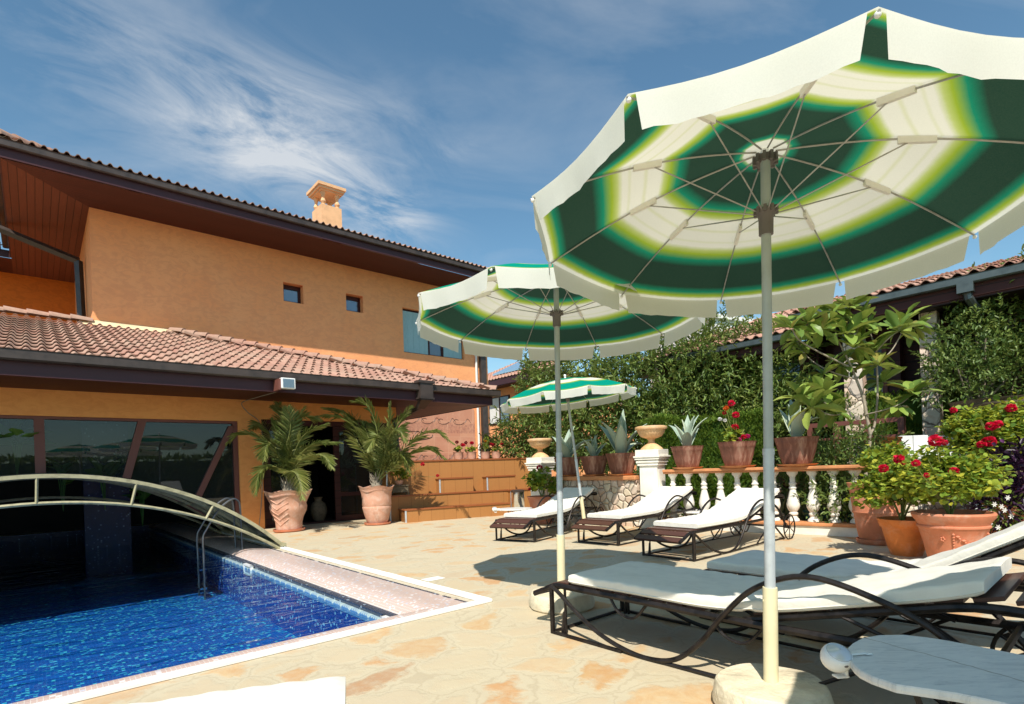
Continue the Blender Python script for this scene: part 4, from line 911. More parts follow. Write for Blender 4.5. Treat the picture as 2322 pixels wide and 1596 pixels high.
    for (cy, cz, t0) in ((w2 - rd, th - rd, 0), (-w2 + rd, th - rd, 90), (-w2 + rd, rd, 180), (w2 - rd, rd, 270)):
        for k in range(4): t = R(t0 + 30 * k); sec.append((cy + rd * math.cos(t), cz + rd * math.sin(t)))
        if t0 == 0: sec += [((w2 - rd) * q, th) for q in (.75, .5, .25, 0, -.25, -.5, -.75)]
    ns = len(sec); V = []; sd = random.random() * 9
    for i in range(na + 1):
        a = matt0 + (matt1 - matt0) * i / na
        e = min(1, min(i, na - i) / 1.0); e = .8 + .2 * e
        f = bend + .03; x = (a - f) / .28; z0 = zb(a) + .024; 
        if abs(x) < 1: z0 = zr + .024 + (zb(f + .28) - zr) * ((x + 1) / 2) ** 2
        dent = math.exp(-((a - f) / .02) ** 2); lift = .0
        if a > 1.75: lift = .012 * ((a - 1.75) / .18) ** 2
        for (y, z) in sec:
            wr = .0022 * math.sin(a * 23 + y * 7 + sd) * math.sin(y * 11 + a * 5) + .002 * math.sin(a * 61 + y * 19)
            zz = th / 2 + (z - th / 2) * e * (1 - .35 * dent) + (wr if z > th * .6 else 0); yy = y * (1 - .012 * dent) * (.985 + .015 * e) + .003 * math.sin(a * 9 + sd)
            V.append((a, yy, z0 + zz + lift))
    F = [(i * ns + k, i * ns + (k + 1) % ns, (i + 1) * ns + (k + 1) % ns, (i + 1) * ns + k) for i in range(na) for k in range(ns)]; F += [tuple(range(ns)), tuple(range(na * ns, (na + 1) * ns))[::-1]]
    mb = MB(); mb.add(V, F, True); mt_ = mb.build('mattress', 'canvas_white', root, smooth_angle=60)
    for s in (-1, 1):
        pp = MB(); idx = min(range(ns), key=lambda k: abs(sec[k][0] - s * w2) + abs(sec[k][1] - th * .3)); pp.tube([Vector(V[i * ns + idx]) + Vector((0, s * .001, 0)) for i in range(0, na + 1, 2)], .0028, 5); pp.build('piping', 'canvas_white', mt_)
    return root
SL = 'white cushioned sun lounger '
def place_lounger(o, feet, ang, label): o.location = (feet[0], feet[1], 0); o.rotation_euler = (0, 0, ang); tag(o, label, 'sun lounger', 'sun loungers round the terrace')
front = lounger(.66, .50); aV = math.atan2(-VD.y, -VD.x)   # bed runs along -v
c1 = U(2.64, 2.325 - .05); place_lounger(front, c1, aV, SL + 'crossing behind the nearest parasol pole')
second = lounger(.66, .90, bend=.95, matt0=-.02, matt1=1.9); place_lounger(second, U(3.50, 1.80), aV, SL + 'with raised back, just before the big terracotta pots')
rear = lounger(.60, .56, bend=1.08, matt0=.10)
rears = [rear, copy_tree(rear), copy_tree(rear)]
for o, fm, dr, lb in zip(rears, ((1.62, 5.70), (1.08, 6.90), (.035, 7.42)), ((.77, .64), (.715, .70), (.545, .838)),
                         ('rightmost of the three rear ones, its wheel in full view', 'in the middle of the rear three, by the white pedestal', 'leftmost of the rear three, near the wooden seating')):
    place_lounger(o, fm, math.atan2(dr[1], dr[0]), SL + lb)
near = lounger(.64, .5, matt0=-.26); pN = G(793, 1547, .335); 
place_lounger(near, (0, 0), 0, SL + 'of which one corner shows at the bottom edge')
aN = math.atan2(-(.30), -1.0) ; dN = Vector((math.cos(aN), math.sin(aN), 0)); nN = Vector((-dN.y, dN.x, 0))
cN = pN + dN * .0 - nN * (.32 - .035) * -1; 
near.location = (cN.x + dN.x * .26, cN.y + dN.y * .26, 0); near.rotation_euler = (0, 0, aN)

# ---------------------------------------------------------------- side tables with clamp ashtrays
def ashtray(loc, rz, label):
    t = empty('ashtray', loc, rz, label, 'ashtray', 'clamp ashtrays on the side tables')
    mb = MB(); r = .042; prof = [(r * math.sin(a) + 1e-4, -r * math.cos(a)) for a in np.linspace(0, math.pi * .66, 12)]; prof += [(prof[-1][0] - .003, prof[-1][1] + .002), (prof[-1][0] - .006, prof[-1][1] - .004)]
    mb.lathe(prof, 28, caps=False); mb.xf(Matrix.Rotation(R(32), 4, 'X')); mb.build('bowl', 'white_plastic', t)
    mb = MB(); mb.lathe([(r * .80, -.004), (r * .78, .002), (r * .5, .009), (.001, .012)], 28, (0, 0, r * .52), caps=False); mb.xf(Matrix.Rotation(R(32), 4, 'X')); mb.build('lid', 'lid_grey', t)
    mb = MB(); mb.ball((0, -r * .93, -.012), .006, 8, 6, (1.2, .5, .7)); mb.build('catch', 'collar', t)
    mb = MB(); mb.box(.032, .085, -.014, .014, .006, .012); mb.box(.08, .10, -.02, .02, .006, .011); mb.box(.02, .06, -.014, .014, -.03, .0); mb.build('clip', 'white_plastic', t, bevel=.004)
    mb = MB(); mb.box(-.008, .03, -.014, .014, -.058, -.051); mb.box(.02, .03, -.01, .01, -.055, -.02); mb.build('clamp', 'white_plastic', t, bevel=.004)
def table(cx, cy, outline, h, label, rz=0, th=.022, edge=.5):
    t = empty('side_table', (cx, cy, 0), rz, label, 'side table', 'low stone topped side tables'); n = len(outline)
    pts = [(x - cx, y - cy) for x, y in outline] if rz == 0 else outline
    mb = MB(); rings = [(1.0, h - th), (1.006, h - th * .6), (1.0, h - .004), (.99, h)]; vs = []
    for s, z in rings: vs += [(x * s, y * s, z + (0 if z > h - .003 else 0)) for x, y in pts]
    fs = [(i * n + k, i * n + (k + 1) % n, (i + 1) * n + (k + 1) % n, (i + 1) * n + k) for i in range(3) for k in range(n)] + [tuple(range(n))[::-1], tuple(range(3 * n, 4 * n))]
    mb.add(vs, fs); mb.build('tabletop', 'marble', t)
    rr = min(math.hypot(*p) for p in pts) * .5
    for k in range(3):
        a = 2 * math.pi * k / 3 + 2.6; c, s = math.cos(a), math.sin(a); mb = MB()
        mb.tube(spline([(c * rr, s * rr, h - th), (c * rr * 1.08, s * rr * 1.08, h * .8), (c * rr * .7, s * rr * .7, h * .5), (c * rr * .35, s * rr * .35, h * .3), (c * rr * .7, s * rr * .7, .08), (c * rr * 1.1, s * rr * 1.1, .006)], 6), .008, 6)
        mb.tube(spline([(c * rr * (.75 + .1 * math.cos(q)), s * rr * (.75 + .1 * math.cos(q)), .12 + .035 * math.sin(q)) for q in np.linspace(0, 5.5, 8)], 3), .005, 5); mb.build('leg', 'iron', t)
    mb = MB(); mb.tube([(rr * math.cos(q), rr * math.sin(q), h - th - .008) for q in np.linspace(0, 2 * math.pi, 25)[:-1]], .008, 6, closed=True); mb.build('ring', 'iron', t)
    return t
hT = .42
left = [(1925, 1472), (1940, 1458), (1962, 1446), (2000, 1439), (2055, 1438), (2110, 1444), (2160, 1452), (2217, 1463), (2270, 1473), (2321, 1483)]
nearp = [(2321, 1601), (2249, 1585), (2180, 1571), (2104, 1560), (2040, 1551), (1984, 1532), (1958, 1519), (1946, 1509), (1932, 1490)]
ol = [tuple(G(*p, hT))[:2] for p in left] + [(1.62, 1.47), (1.70, 1.36), (1.66, 1.24), (1.52, 1.15), (1.36, 1.16)] + [tuple(G(*p, hT))[:2] for p in nearp]
cx = sum(p[0] for p in ol) / len(ol); cy = sum(p[1] for p in ol) / len(ol)
table(cx, cy, ol[::-1], hT, 'grey marble topped side table with an uneven edge, in the bottom right corner')
pa = G(1905, 1487, hT); ashtray((pa.x, pa.y, hT - .004), .12, 'white round clamp ashtray on the edge of the big marble table')
def oval(cx, cy, a, b, ang, n=22):
    return [(cx + math.cos(t) * a * math.cos(ang) - math.sin(t) * b * math.sin(ang), cy + math.cos(t) * a * math.sin(ang) + math.sin(t) * b * math.cos(ang)) for t in [2 * math.pi * k / n for k in range(n)]]
q = P(1601, 1157, 8.0); table(q.x, q.y, oval(q.x, q.y, .33, .24, 0), q.z, 'small white topped table between the middle and right rear loungers'); ashtray((q.x - .36, q.y - .05, q.z + .0), .1, 'white round clamp ashtray on the table between the rear loungers')
q = P(1175, 1152, 8.9); table(q.x, q.y, oval(q.x, q.y, .29, .22, 0), q.z, 'small white topped table left of the leftmost rear lounger'); ashtray((q.x - .32, q.y - .05, q.z + .0), .1, 'white round clamp ashtray on the table by the chrome bin')

# ---------------------------------------------------------------- pots and plants
def pot(name, loc, prof, mat, label, cat='plant pot', group=None, seg=40, wob=None, saucer=None, soil=None, rz=0, saucer_mat=None, extra=None):
    t = empty(name, loc, rz, label, cat, group); top = prof[-1]; full = list(prof) + [(top[0] - .018, top[1]), (top[0] - .03, top[1] - .03), (top[0] - .03, top[1] - .08)]
    mb = MB(); mb.lathe(full, seg, wob=wob, caps=False); b = mb.build('body', mat, t)
    mb = MB(); r = top[0] - .027; mb.lathe([(r, top[1] - .07), (r * .5, top[1] - .055), (.001, top[1] - .05)], seg, wob=wob, caps=False); mb.build('soil', 'soil', t)
    if saucer:
        r, h = saucer; mb = MB(); mb.lathe([(r * .86, .0), (r * .98, h * .4), (r, h), (r * .95, h), (r * .9, h * .35), (.001, h * .3)], seg, caps=False); mb.build('saucer', saucer_mat or mat, t)
    return t
def palm(loc, h, label, seed, fronds):
    rs = np.random.default_rng(seed); t = empty('palm', loc, 0, label, 'palm tree', 'potted palms by the glass doors')
    mb = MB(); mb.lathe([(.05, -.1), (.085, 0), (.095, .06), (.07, .14), (.03, .22)], 14, caps=False)
    for k in range(26):
        a = k * 2.4; z = .0 + k * .007; mb.tube([(math.cos(a) * .05, math.sin(a) * .05, z), (math.cos(a) * .10, math.sin(a) * .10, z + .07), (math.cos(a) * .125, math.sin(a) * .125, z + .14)], [.022, .014, .004], 5, flat=.5)
    mb.build('trunk', 'bark_pale', t)
    for k, (via, dy) in enumerate(fronds):
        m = 22; base = Vector(loc); raw = [Vector((rs.normal() * .015, rs.normal() * .015, .08))]; nv = len(via)
        for i_, (zx, zy) in enumerate(via): raw.append(P(507.7 + .25 * zx, 846.2 + .25 * zy, base.y + dy * ((i_ + 1) / nv) ** 1.1) - base)
        sp = spline(raw, 12); pts = [sp[int(round(i_ * (len(sp) - 1) / m))] for i_ in range(m + 1)]; f = .5; hv = pts[-1] - pts[0]; hd = Vector((hv.x, hv.y, 0)).normalized() if Vector((hv.x, hv.y, 0)).length > .05 else Vector((1, 0, 0))
        fo = MB(); fo.tube(pts, [.011 * (1 - .8 * i / m) + .001 for i in range(m + 1)], 5)
        pos = []; dr = []; ups = []; ln = []; side = hd.cross(Vector((0, 0, 1)))
        for i in range(128):
            s = .18 + .81 * i / 128; q = s * m; j = int(q); a = pts[min(j, m)].lerp(pts[min(j + 1, m)], q - j); tg = (pts[min(j + 1, m)] - pts[max(j - 1, 0)]).normalized(); up = side.cross(tg).normalized(); side_ = side
            sg = 1 if i % 2 else -1; wsp = .95 - .55 * s; tw = rs.normal() * .12
            d = tg * (.55 + .5 * s + rs.normal() * .05) + side * sg * wsp + up * (.30 + tw) + Vector((0, 0, -.18 - .25 * f))
            pos.append(a); dr.append(d); ups.append(up + side * sg * -.5); ln.append((.05 + .22 * math.sin(math.pi * min(1, s * .93 + .08)) ** .7) * (.85 + .3 * rs.random()) * h ** .5)
        fb = fo.build('frond', 'stem_green', t)
        rn = np.clip(rs.random(len(pos)) * .6 + (.35 if f < .7 else .1) + .25 * (rs.random() - .5), 0, 1)
        leafcloud('leaflets', 'leaf_palm', pos, dr, ln, (.0075 * h ** .5), fb, .35, .22, up=ups, rnd=rn)
    return t
def wavy(r, z, t): return (r * (1 + (.0 if z < .6 else .03 * math.sin(4 * t + .6))), z + (.02 * math.sin(4 * t) if z > .6 else 0))
pp1, pp2 = G(665, 1207), G(865, 1191); pp1 *= 1.024; pp2 *= 1.02
def fine_rings(prof): return prof
pot('palm_pot', pp1, [(.19, .03), (.22, .05), (.225, .16), (.25, .26), (.30, .36), (.315, .44), (.30, .50), (.335, .60), (.385, .70), (.40, .72)], 'terracotta_pale', 'wide wavy rimmed terracotta pot with a carved leaf pattern, left of the doors', saucer=(.27, .05), saucer_mat='terracotta', wob=wavy, seg=64)
pot('palm_pot', pp2, [(.18, .03), (.2, .06), (.24, .2), (.265, .30), (.272, .34), (.262, .36), (.275, .38), (.27, .5), (.275, .6), (.31, .70), (.33, .73)], 'terracotta_pale', 'pale banded terracotta pot with white bloom, right of the doors', saucer=(.25, .045), saucer_mat='terracotta', wob=wavy, seg=64)
def chevrons(p):
    mb = MB()
    for s in (-1, 1):
        for k in range(5):
            z0 = .12 + k * .095; pts = []
            for q in np.linspace(0, 1, 6):
                a = -math.pi / 2 + s * q * .62 - .25; z = z0 + q * .12; r = np.interp(z, [.05, .16, .26, .36, .44, .5, .6, .7], [.22, .225, .25, .30, .315, .30, .335, .385]) + .003; pts.append((r * math.cos(a), r * math.sin(a), z))
            mb.tube(pts, .009, 6)
    return mb
cv = chevrons(None).build('relief', 'terracotta_pale'); cv.parent = [o for o in bpy.data.objects if o.name == 'palm_pot'][0]
F1 = [([(570, 820), (380, 600), (200, 545), (55, 640)], -.4), ([(600, 700), (575, 420), (530, 262)], .2), ([(640, 800), (670, 500), (775, 300)], .1), ([(650, 800), (760, 560), (985, 445)], -.2), ([(680, 800), (850, 640), (1105, 625)], -.3),
      ([(700, 820), (850, 740), (950, 760), (1015, 865)], -.7), ([(560, 880), (420, 850), (345, 950), (325, 1100)], -.6), ([(620, 900), (680, 900), (725, 1000), (748, 1145)], -.8), ([(560, 800), (470, 640), (415, 690), (405, 790)], -.5), ([(560, 760), (400, 480), (285, 500)], .4),
      ([(630, 700), (640, 400), (470, 285)], .3), ([(680, 780), (700, 430), (820, 400), (880, 420)], .5), ([(610, 820), (520, 560), (470, 420)], -.1), ([(600, 860), (700, 700), (760, 720), (790, 800)], .5), ([(600, 700), (640, 480), (610, 300)], -.3)]
F2 = [([(1400, 800), (1240, 440), (1080, 340), (935, 310)], .3), ([(1370, 820), (1200, 470), (1050, 390), (885, 385)], -.1), ([(1440, 800), (1420, 500), (1330, 290), (1190, 250)], -.2), ([(1500, 800), (1540, 500), (1550, 250)], .1), ([(1520, 800), (1580, 560), (1700, 450)], .4),
      ([(1560, 850), (1700, 650), (1920, 520), (2125, 640)], -.5), ([(1570, 850), (1740, 720), (1900, 680), (2045, 775)], -.2), ([(1540, 800), (1600, 500), (1740, 290)], -.3), ([(1480, 800), (1540, 560), (1620, 520), (1680, 620)], -.7), ([(1380, 850), (1260, 640), (1200, 500), (1215, 440)], .3),
      ([(1500, 850), (1600, 730), (1680, 780), (1700, 880)], -.4), ([(1420, 850), (1360, 620), (1290, 430)], .2), ([(1470, 800), (1450, 560), (1370, 460), (1250, 420)], .5), ([(1490, 850), (1480, 600), (1400, 600), (1330, 700)], -.5)]
palm(pp1 + Vector((0, 0, .68)), 1.12, 'bushy palm with dry leaf tips in the wide pot left of the doors', 3, F1)
palm(pp2 + Vector((0, 0, .70)), 1.2, 'upright palm with yellow frond bases in the banded pot right of the doors', 8, F2)
def clumps(center, rad, n, size, mat, parent, up=.4, flatn=.35):
    """rounded leaves in uneven tufts, facing up and outwards"""
    c0 = np.array(center); k = max(5, n // 60); d = unit(k); d[:, 2] = np.abs(d[:, 2]) * 1.1 - .35; lc = c0 + d * np.array(rad) * (.35 + .65 * rng.random(k))[:, None]
    L_ = [(*c, rad[0] * .36 * (.6 + .7 * rng.random()), rad[1] * .36 * (.6 + .7 * rng.random()), rad[2] * .34 * (.6 + .7 * rng.random())) for c in lc]
    p, dd = crown_points(L_, n, .35); dr = unit(n); dr[:, 2] *= flatn; dr += dd * .6
    return leafcloud('foliage', mat, p, dr, size * (.6 + .7 * rng.random(n)), size * .9 * (.6 + .6 * rng.random(n)), parent, .12, .14, round_=True)
def flower_head(c, r, mat, parent, n=70, name='flower'):
    d = unit(n); d[:, 2] *= .8; return leafcloud(name, mat, np.array(c) + d * r * .5, d + unit(n) * .5, r * .6, r * .6, parent, .1, .0, round_=True)
def geranium(loc, rad, n, size, heads, label, mat='leaf_geranium', stems=8, group='potted flowering plants', hr=.045, lean=(0, 0)):
    t = empty('geranium', loc, 0, label, 'flowering plant', group); base = Vector(loc)
    cz = rad[2] * .95; clumps((lean[0], lean[1], cz), rad, n, size, mat, t)
    st = MB()
    for k in range(stems):
        a = random.random() * 6.3; q = Vector((math.cos(a) * rad[0] * .7 + lean[0], math.sin(a) * rad[1] * .7 + lean[1], rad[2] * (1 + .5 * random.random()))); st.tube(spline([(0, 0, -.03), (q.x * .3, q.y * .3, q.z * .4), q], 4), [.007] * 8 + [.004], 5)
    for (p, mt_, rr) in heads:
        p = Vector(p) - base; fl = flower_head(p, rr, mt_, t); st.tube(spline([(p.x * .3, p.y * .3, rad[2] * .6), (p.x * .8, p.y * .8, p.z * .75), p], 3), .0035, 5)
    st.build('stems', 'stem_green', t); return t
# vase and threshold things
v = U(4.45, VW + .42)
t = MB(); t.lathe([(.10, 0), (.12, .02), (.17, .16), (.175, .26), (.14, .37), (.075, .42), (.07, .46), (.10, .5), (.085, .5), (.055, .46)], 32); o = t.build('floor_vase', 'vase_clay'); o.location = (v.x, v.y, .022); tag(o, 'dark clay floor vase standing inside the open glass door', 'vase')

# ---------------------------------------------------------------- wooden tiered seating
S0 = Vector((-2.09, 10.57, 0)); SA = math.atan2(.439, .898)
def seating():
    t = empty('tiered_seat', S0, SA, 'tiered seating clad in golden bamboo boards with dark edges', 'bench seating')
    def tier(x0, x1, y0, y1, z0, z1, nm='tier'):
        mb = MB(); mb.box(x0, x1, y0, y1, z0, z1); b = mb.build(nm, 'bamboo', t)
        mb = MB(); mb.box(x0 - .02, x1 + .01, y0 - .02, y0 + .03, z1, z1 + .03); mb.box(x0 - .02, x1 + .01, y0 + .03, y1, z1, z1 + .012); mb.build('edge', 'stand_edge', b)
        mb = MB(); mb.box(x0 - .012, x0 + .02, y0 - .012, y0, z0, z1); mb.build('corner_strip', 'galvanised', b)
    tier(0, 2.25, 0, .5, 0, .235); tier(-.18, 2.45, .5, .92, 0, .49); tier(-.12, 3.25, .95, 1.35, 0, 1.19, 'back_panel')
    tier(.95, 1.72, .72, .947, .504, .80, 'step_box'); tier(2.05, 2.75, .72, .947, .504, .80, 'step_box')
    tier(2.45, 3.2, .35, .945, 0, .49)
seating()
def SP(x, y, z): c, s = math.cos(SA), math.sin(SA); return Vector((S0.x + x * c - y * s, S0.y + x * s + y * c, z))
# planter on the seating
q = SP(.08, .72, .504)
t = empty('flower_stand', q, SA, 'ornate clay planter box on curved feet at the left of the wooden seating', 'planter')
mb = MB(); mb.box(-.17, .17, -.1, .1, .06, .2); mb.box(-.19, .19, -.12, .12, .19, .215); mb.build('box', 'vase_clay', t, bevel=.01)
for a in (-.15, .15): mb = MB(); mb.tube(spline([(a, -.08, .07), (a * 1.15, -.1, .04), (a * 1.05, -.09, .0)], 4), .012, 6); mb.tube(spline([(a, .08, .07), (a * 1.15, .1, .04), (a * 1.05, .09, .0)], 4), .012, 6); mb.build('foot', 'vase_clay', t)
pot('small_pot', q + Vector((0, 0, .217)), [(.06, 0), (.08, .05), (.085, .09)], 'terracotta_pale', 'small pink clay pot on top of the ornate planter box', seg=24)
geranium(q + Vector((0, 0, .30)), (.17, .14, .16), 240, .055, [(P(967, 1052, q.y), 'petal_red', .045), (P(1001, 1078, q.y - .1), 'petal_red', .035)], 'dark leaved geranium with two red flowers on the ornate planter box', stems=6)
# flower pots along the top
for k, (px, lab) in enumerate(((1052, 'leftmost'), (1083, 'second from left'), (1115, 'third from left'), (1141, 'rightmost'))):
    c = P(px, 1040, 11.9 + .35 * (px - 1052) / 90 + .3); c = Vector((c.x, c.y, 1.215))
    # stand line: keep the pots on the back panel
    xl = (c - S0).dot(Vector((math.cos(SA), math.sin(SA), 0))); c = SP(xl, 1.15, 1.222)
    pot('clay_pot', c, [(.09, 0), (.105, .05), (.11, .14), (.125, .16)], 'terracotta_pale', 'small pale clay flower pot, ' + lab + ' of the row on the wooden seating', group='clay pots on the seating', seg=20)
    hs = [(c + Vector((random.uniform(-.14, .14), random.uniform(-.05, .05), random.uniform(.30, .40))), 'petal_red', .042) for _ in range(3)]
    if k == 2: hs = [(c + Vector((.02, 0, .40)), 'petal_orange', .03)]
    geranium(c + Vector((0, 0, .14)), (.13, .1, .09 if k != 2 else .2), 110, .05, hs, ('tall leafy shoot' if k == 2 else 'red geranium') + ' in the ' + lab + ' clay pot on the wooden seating', stems=4)
# chrome bin
bp = G(1184, 1166); t = empty('waste_bin', bp, 0, 'round chrome waste bin beside the wooden seating', 'waste bin')
mb = MB(); mb.lathe([(.135, 0), (.14, .01), (.14, .47), (.13, .475)], 36); mb.build('body', 'chrome', t); mb = MB(); mb.lathe([(.142, .47), (.145, .48), (.145, .51), (.12, .525), (.0005, .53)], 36, caps=False); mb.build('rim', 'gutter_brown', t)
gp = G(1240, 1186); pot('plant_pot', gp, [(.15, 0), (.17, .05), (.21, .28), (.25, .44), (.27, .48)], 'terracotta', 'terracotta pot behind the leftmost rear lounger', saucer=(.2, .03)) 
geranium(gp + Vector((0, 0, .44)), (.36, .25, .30), 620, .075, [(P(1232, 1060, gp.y), 'petal_red', .055), (P(1220, 1066, gp.y), 'petal_red', .03), (P(1209, 1108, gp.y - .1), 'petal_red', .03)], 'bushy geranium with one large red flower beside the left pedestal')

# ---------------------------------------------------------------- pedestals, urns, walls, balustrade
def pedestal(loc, rz, hb, label):
    t = empty('pedestal', loc, rz, label, 'pedestal', 'white stone pedestals'); mb = MB(); mb.box(-.145, .145, -.145, .145, 0, hb); mb.box(-.175, .175, -.175, .175, 0, .12); mb.box(-.105, .105, -.152, -.145, .15, hb - .06); mb.box(.145, .152, -.105, .105, .15, hb - .06); mb.build('shaft', 'white_stone', t, bevel=.006)
    mb = MB()
    for (s, z0, z1) in ((.17, 0, .045), (.185, .045, .075), (.165, .075, .09), (.20, .09, .125), (.215, .125, .15), (.19, .15, .245)): mb.box(-s, s, -s, s, hb + z0, hb + z1)
    mb.build('cap', 'white_stone', t, bevel=.004)
def urn(loc, sc, label):
    def fl(r, z, t): return (r * (1 + .02 * math.cos(26 * t)) if .19 < z < .30 else r, z)
    t = empty('urn', loc, 0, label, 'urn', 'sandstone urns on the pedestals'); mb = MB(); mb.lathe([(.165, 0), (.165, .012), (.15, .03), (.10, .07), (.055, .105), (.045, .135), (.05, .15), (.06, .155), (.06, .165), (.10, .175), (.155, .2), (.19, .25), (.2, .29), (.205, .3)], 104, wob=fl); mb.build('bowl', 'urn_stone', t)
    mb = MB(); mb.lathe([(.2, .298), (.232, .305), (.24, .32), (.235, .345), (.2, .355), (.19, .33), (.12, .3), (.001, .29)], 48, caps=False); mb.build('rim', 'urn_stone', t); t.scale = (sc, sc, sc)
aB = math.atan2(-.626, .78)
ped2 = Vector((2.18, 8.50, 0)); pedestal(ped2, aB, .955, 'white stone pedestal between the rubble wall and the balustrade')
urn(ped2 + Vector((0, 0, 1.20)), 1.03, 'sandstone urn on the right pedestal beside the balustrade')
ped1 = P(1236, 1100, 10.35); ped1.z = 0; pedestal(ped1, aB - .1, .925, 'white stone pedestal at the left end of the rubble wall'); urn(ped1 + Vector((0, 0, 1.17)), 1.0, 'sandstone urn on the left pedestal by the wooden seating')
def low_wall():
    a = ped1 + Vector((.15, -.13, 0)); b = ped2 + Vector((-.14, .13, 0)); d = (b - a); L_ = d.length; t = empty('rubble_wall', a, math.atan2(d.y, d.x), 'low rubble stone wall with a terracotta coping between the two pedestals', 'garden wall')
    mb = MB(); mb.box(0, L_, -.13, .2, 0, .735); mb.build('stonework', 'rubble', t); mb = MB(); mb.box(0, L_, -.17, .24, .735, .805); mb.build('coping', 'terracotta_cap', t, bevel=.012)
    return a, d.normalized(), L_
wa, wd, wl = low_wall()
def balustrade():
    a = Vector((2.28, 8.40, 0)); b = Vector((4.62, 6.44, 0)); d = b - a; L_ = d.length; d.normalize(); t = empty('balustrade', a, math.atan2(d.y, d.x), 'white balustrade with a terracotta rail behind the rear loungers', 'balustrade')
    mb = MB(); mb.box(.05, L_, -.11, .13, 0, .12); mb.build('plinth', 'white_stone', t, bevel=.006); mb = MB(); mb.box(.05, L_, -.135, .155, .12, .16); mb.build('lower_rail', 'terracotta_cap', t, bevel=.008)
    mb = MB(); mb.box(.08, L_, -.12, .14, .845, .885); mb.box(.08, L_, -.1, .12, .82, .845); mb.build('rail', 'terracotta_cap', t, bevel=.008)
    prof = [(.058, .0), (.072, .005), (.068, .03), (.045, .055), (.04, .075), (.055, .09), (.055, .11), (.042, .125), (.06, .15), (.078, .19), (.080, .225), (.07, .28), (.048, .37), (.038, .41), (.036, .425), (.047, .435), (.047, .45), (.036, .46), (.036, .48), (.046, .49), (.046, .505), (.034, .515), (.033, .58), (.045, .605), (.066, .63), (.07, .66)]
    n = 0; x = .19
    while x < L_ - .05:
        mb = MB(); mb.lathe([(r, z) for r, z in prof], 20, (x, .01, .16)); mb.build('baluster', 'white_stone', t); x += .236
        n += 1
    return a, d
ba, bd = balustrade()
def railpt(px, h=.885, back=.0):
    """the point of the balustrade rail seen at column px"""
    al = ab(px, 1060)[0]; tt = (al * ba.y - ba.x) / (bd.x - al * bd.y); p = ba + bd * tt; nrm = Vector((-bd.y, bd.x, 0)); p = p + nrm * back; return Vector((p.x, p.y, h))
def wallpt(px, h=.805):
    al = ab(px, 1075)[0]; tt = (al * wa.y - wa.x) / (wd.x - al * wd.y); p = wa + wd * tt; return Vector((p.x, p.y, h))
def planter(loc, sc, rz, label, saucer=True):
    def sq(r, z, t): k = 1 / max(abs(math.cos(t)), abs(math.sin(t)), (abs(math.cos(t)) + abs(math.sin(t))) / 1.24); return r * k * (1 + .006 * math.cos(24 * t)), z
    t = empty('planter', loc, rz, label, 'planter', 'brown streaked planters'); mb = MB(); mb.lathe([(.115, .022), (.12, .03), (.148, .12), (.163, .2), (.168, .205), (.172, .23), (.18, .255), (.185, .262), (.168, .262), (.16, .22), (.001, .22)], 64, wob=sq, caps=False); mb.build('body', 'planter_brown', t)
    if saucer: mb = MB(); mb.lathe([(.11, .0), (.15, .008), (.172, .022), (.165, .022), (.14, .012), (.001, .01)], 64, wob=sq, caps=False); mb.build('saucer', 'terracotta_cap', t)
    t.scale = (sc, sc, sc); return t
def agave(loc, sc, label, seed, n=9, mat='leaf_agave'):
    rs = np.random.default_rng(seed); mb = MB(); V = []; F = []; A = []
    for k in range(n):
        f = k / n; az = k * 2.399 + rs.random() * .4; el = R(88 - 50 * f ** 1.3 + rs.normal() * 5); L_ = (.30 + .14 * rs.random()) * (1 if k % 3 else 1.2); w = .044; m = 12; p = Vector((math.cos(az) * .015, math.sin(az) * .015, -.02)); hd = Vector((math.cos(az), math.sin(az), 0)); sd = hd.cross(Vector((0, 0, 1))); e = el; cv = (rs.random() * .9 + .1) * (1.5 if f > .5 else .7); b0 = len(V); rn = rs.random()
        for i in range(m + 1):
            s = i / m; ww = w * (.75 + .6 * math.sin(math.pi * min(1, s * 1.05)) ** .8) * (1 - s ** 3) * (1 if s < .95 else .4) + .0008; up = sd.cross(hd * math.cos(e) + Vector((0, 0, math.sin(e)))).normalized()
            if up.z < 0 and el < R(80): up = -up
            for q in (-1, -.55, 0, .55, 1): V.append(p + sd * ww * q + up * (abs(q) * ww * .55)); A.append(min(1, rn * .6 + (.4 if abs(q) == 1 else 0)))
            p = p + (hd * math.cos(e) + Vector((0, 0, math.sin(e)))) * L_ / m; e -= cv / m * s * 2
        for i in range(m):
            for q in range(4): a = b0 + i * 5 + q; F.append((a, a + 1, a + 6, a + 5))
    me = bpy.data.meshes.new('agave'); me.from_pydata([tuple(v) for v in V], [], F); at = me.attributes.new('rnd', 'FLOAT', 'POINT'); at.data.foreach_set('value', A); me.polygons.foreach_set('use_smooth', [True] * len(F)); me.materials.append(MATS[mat])
    o = bpy.data.objects.new('agave', me); C.objects.link(o); so = o.modifiers.new('solid', 'SOLIDIFY'); so.thickness = .006; o.location = loc; o.scale = (sc, sc, sc); tag(o, label, 'agave plant', 'agaves in the planters')
rzB = aB
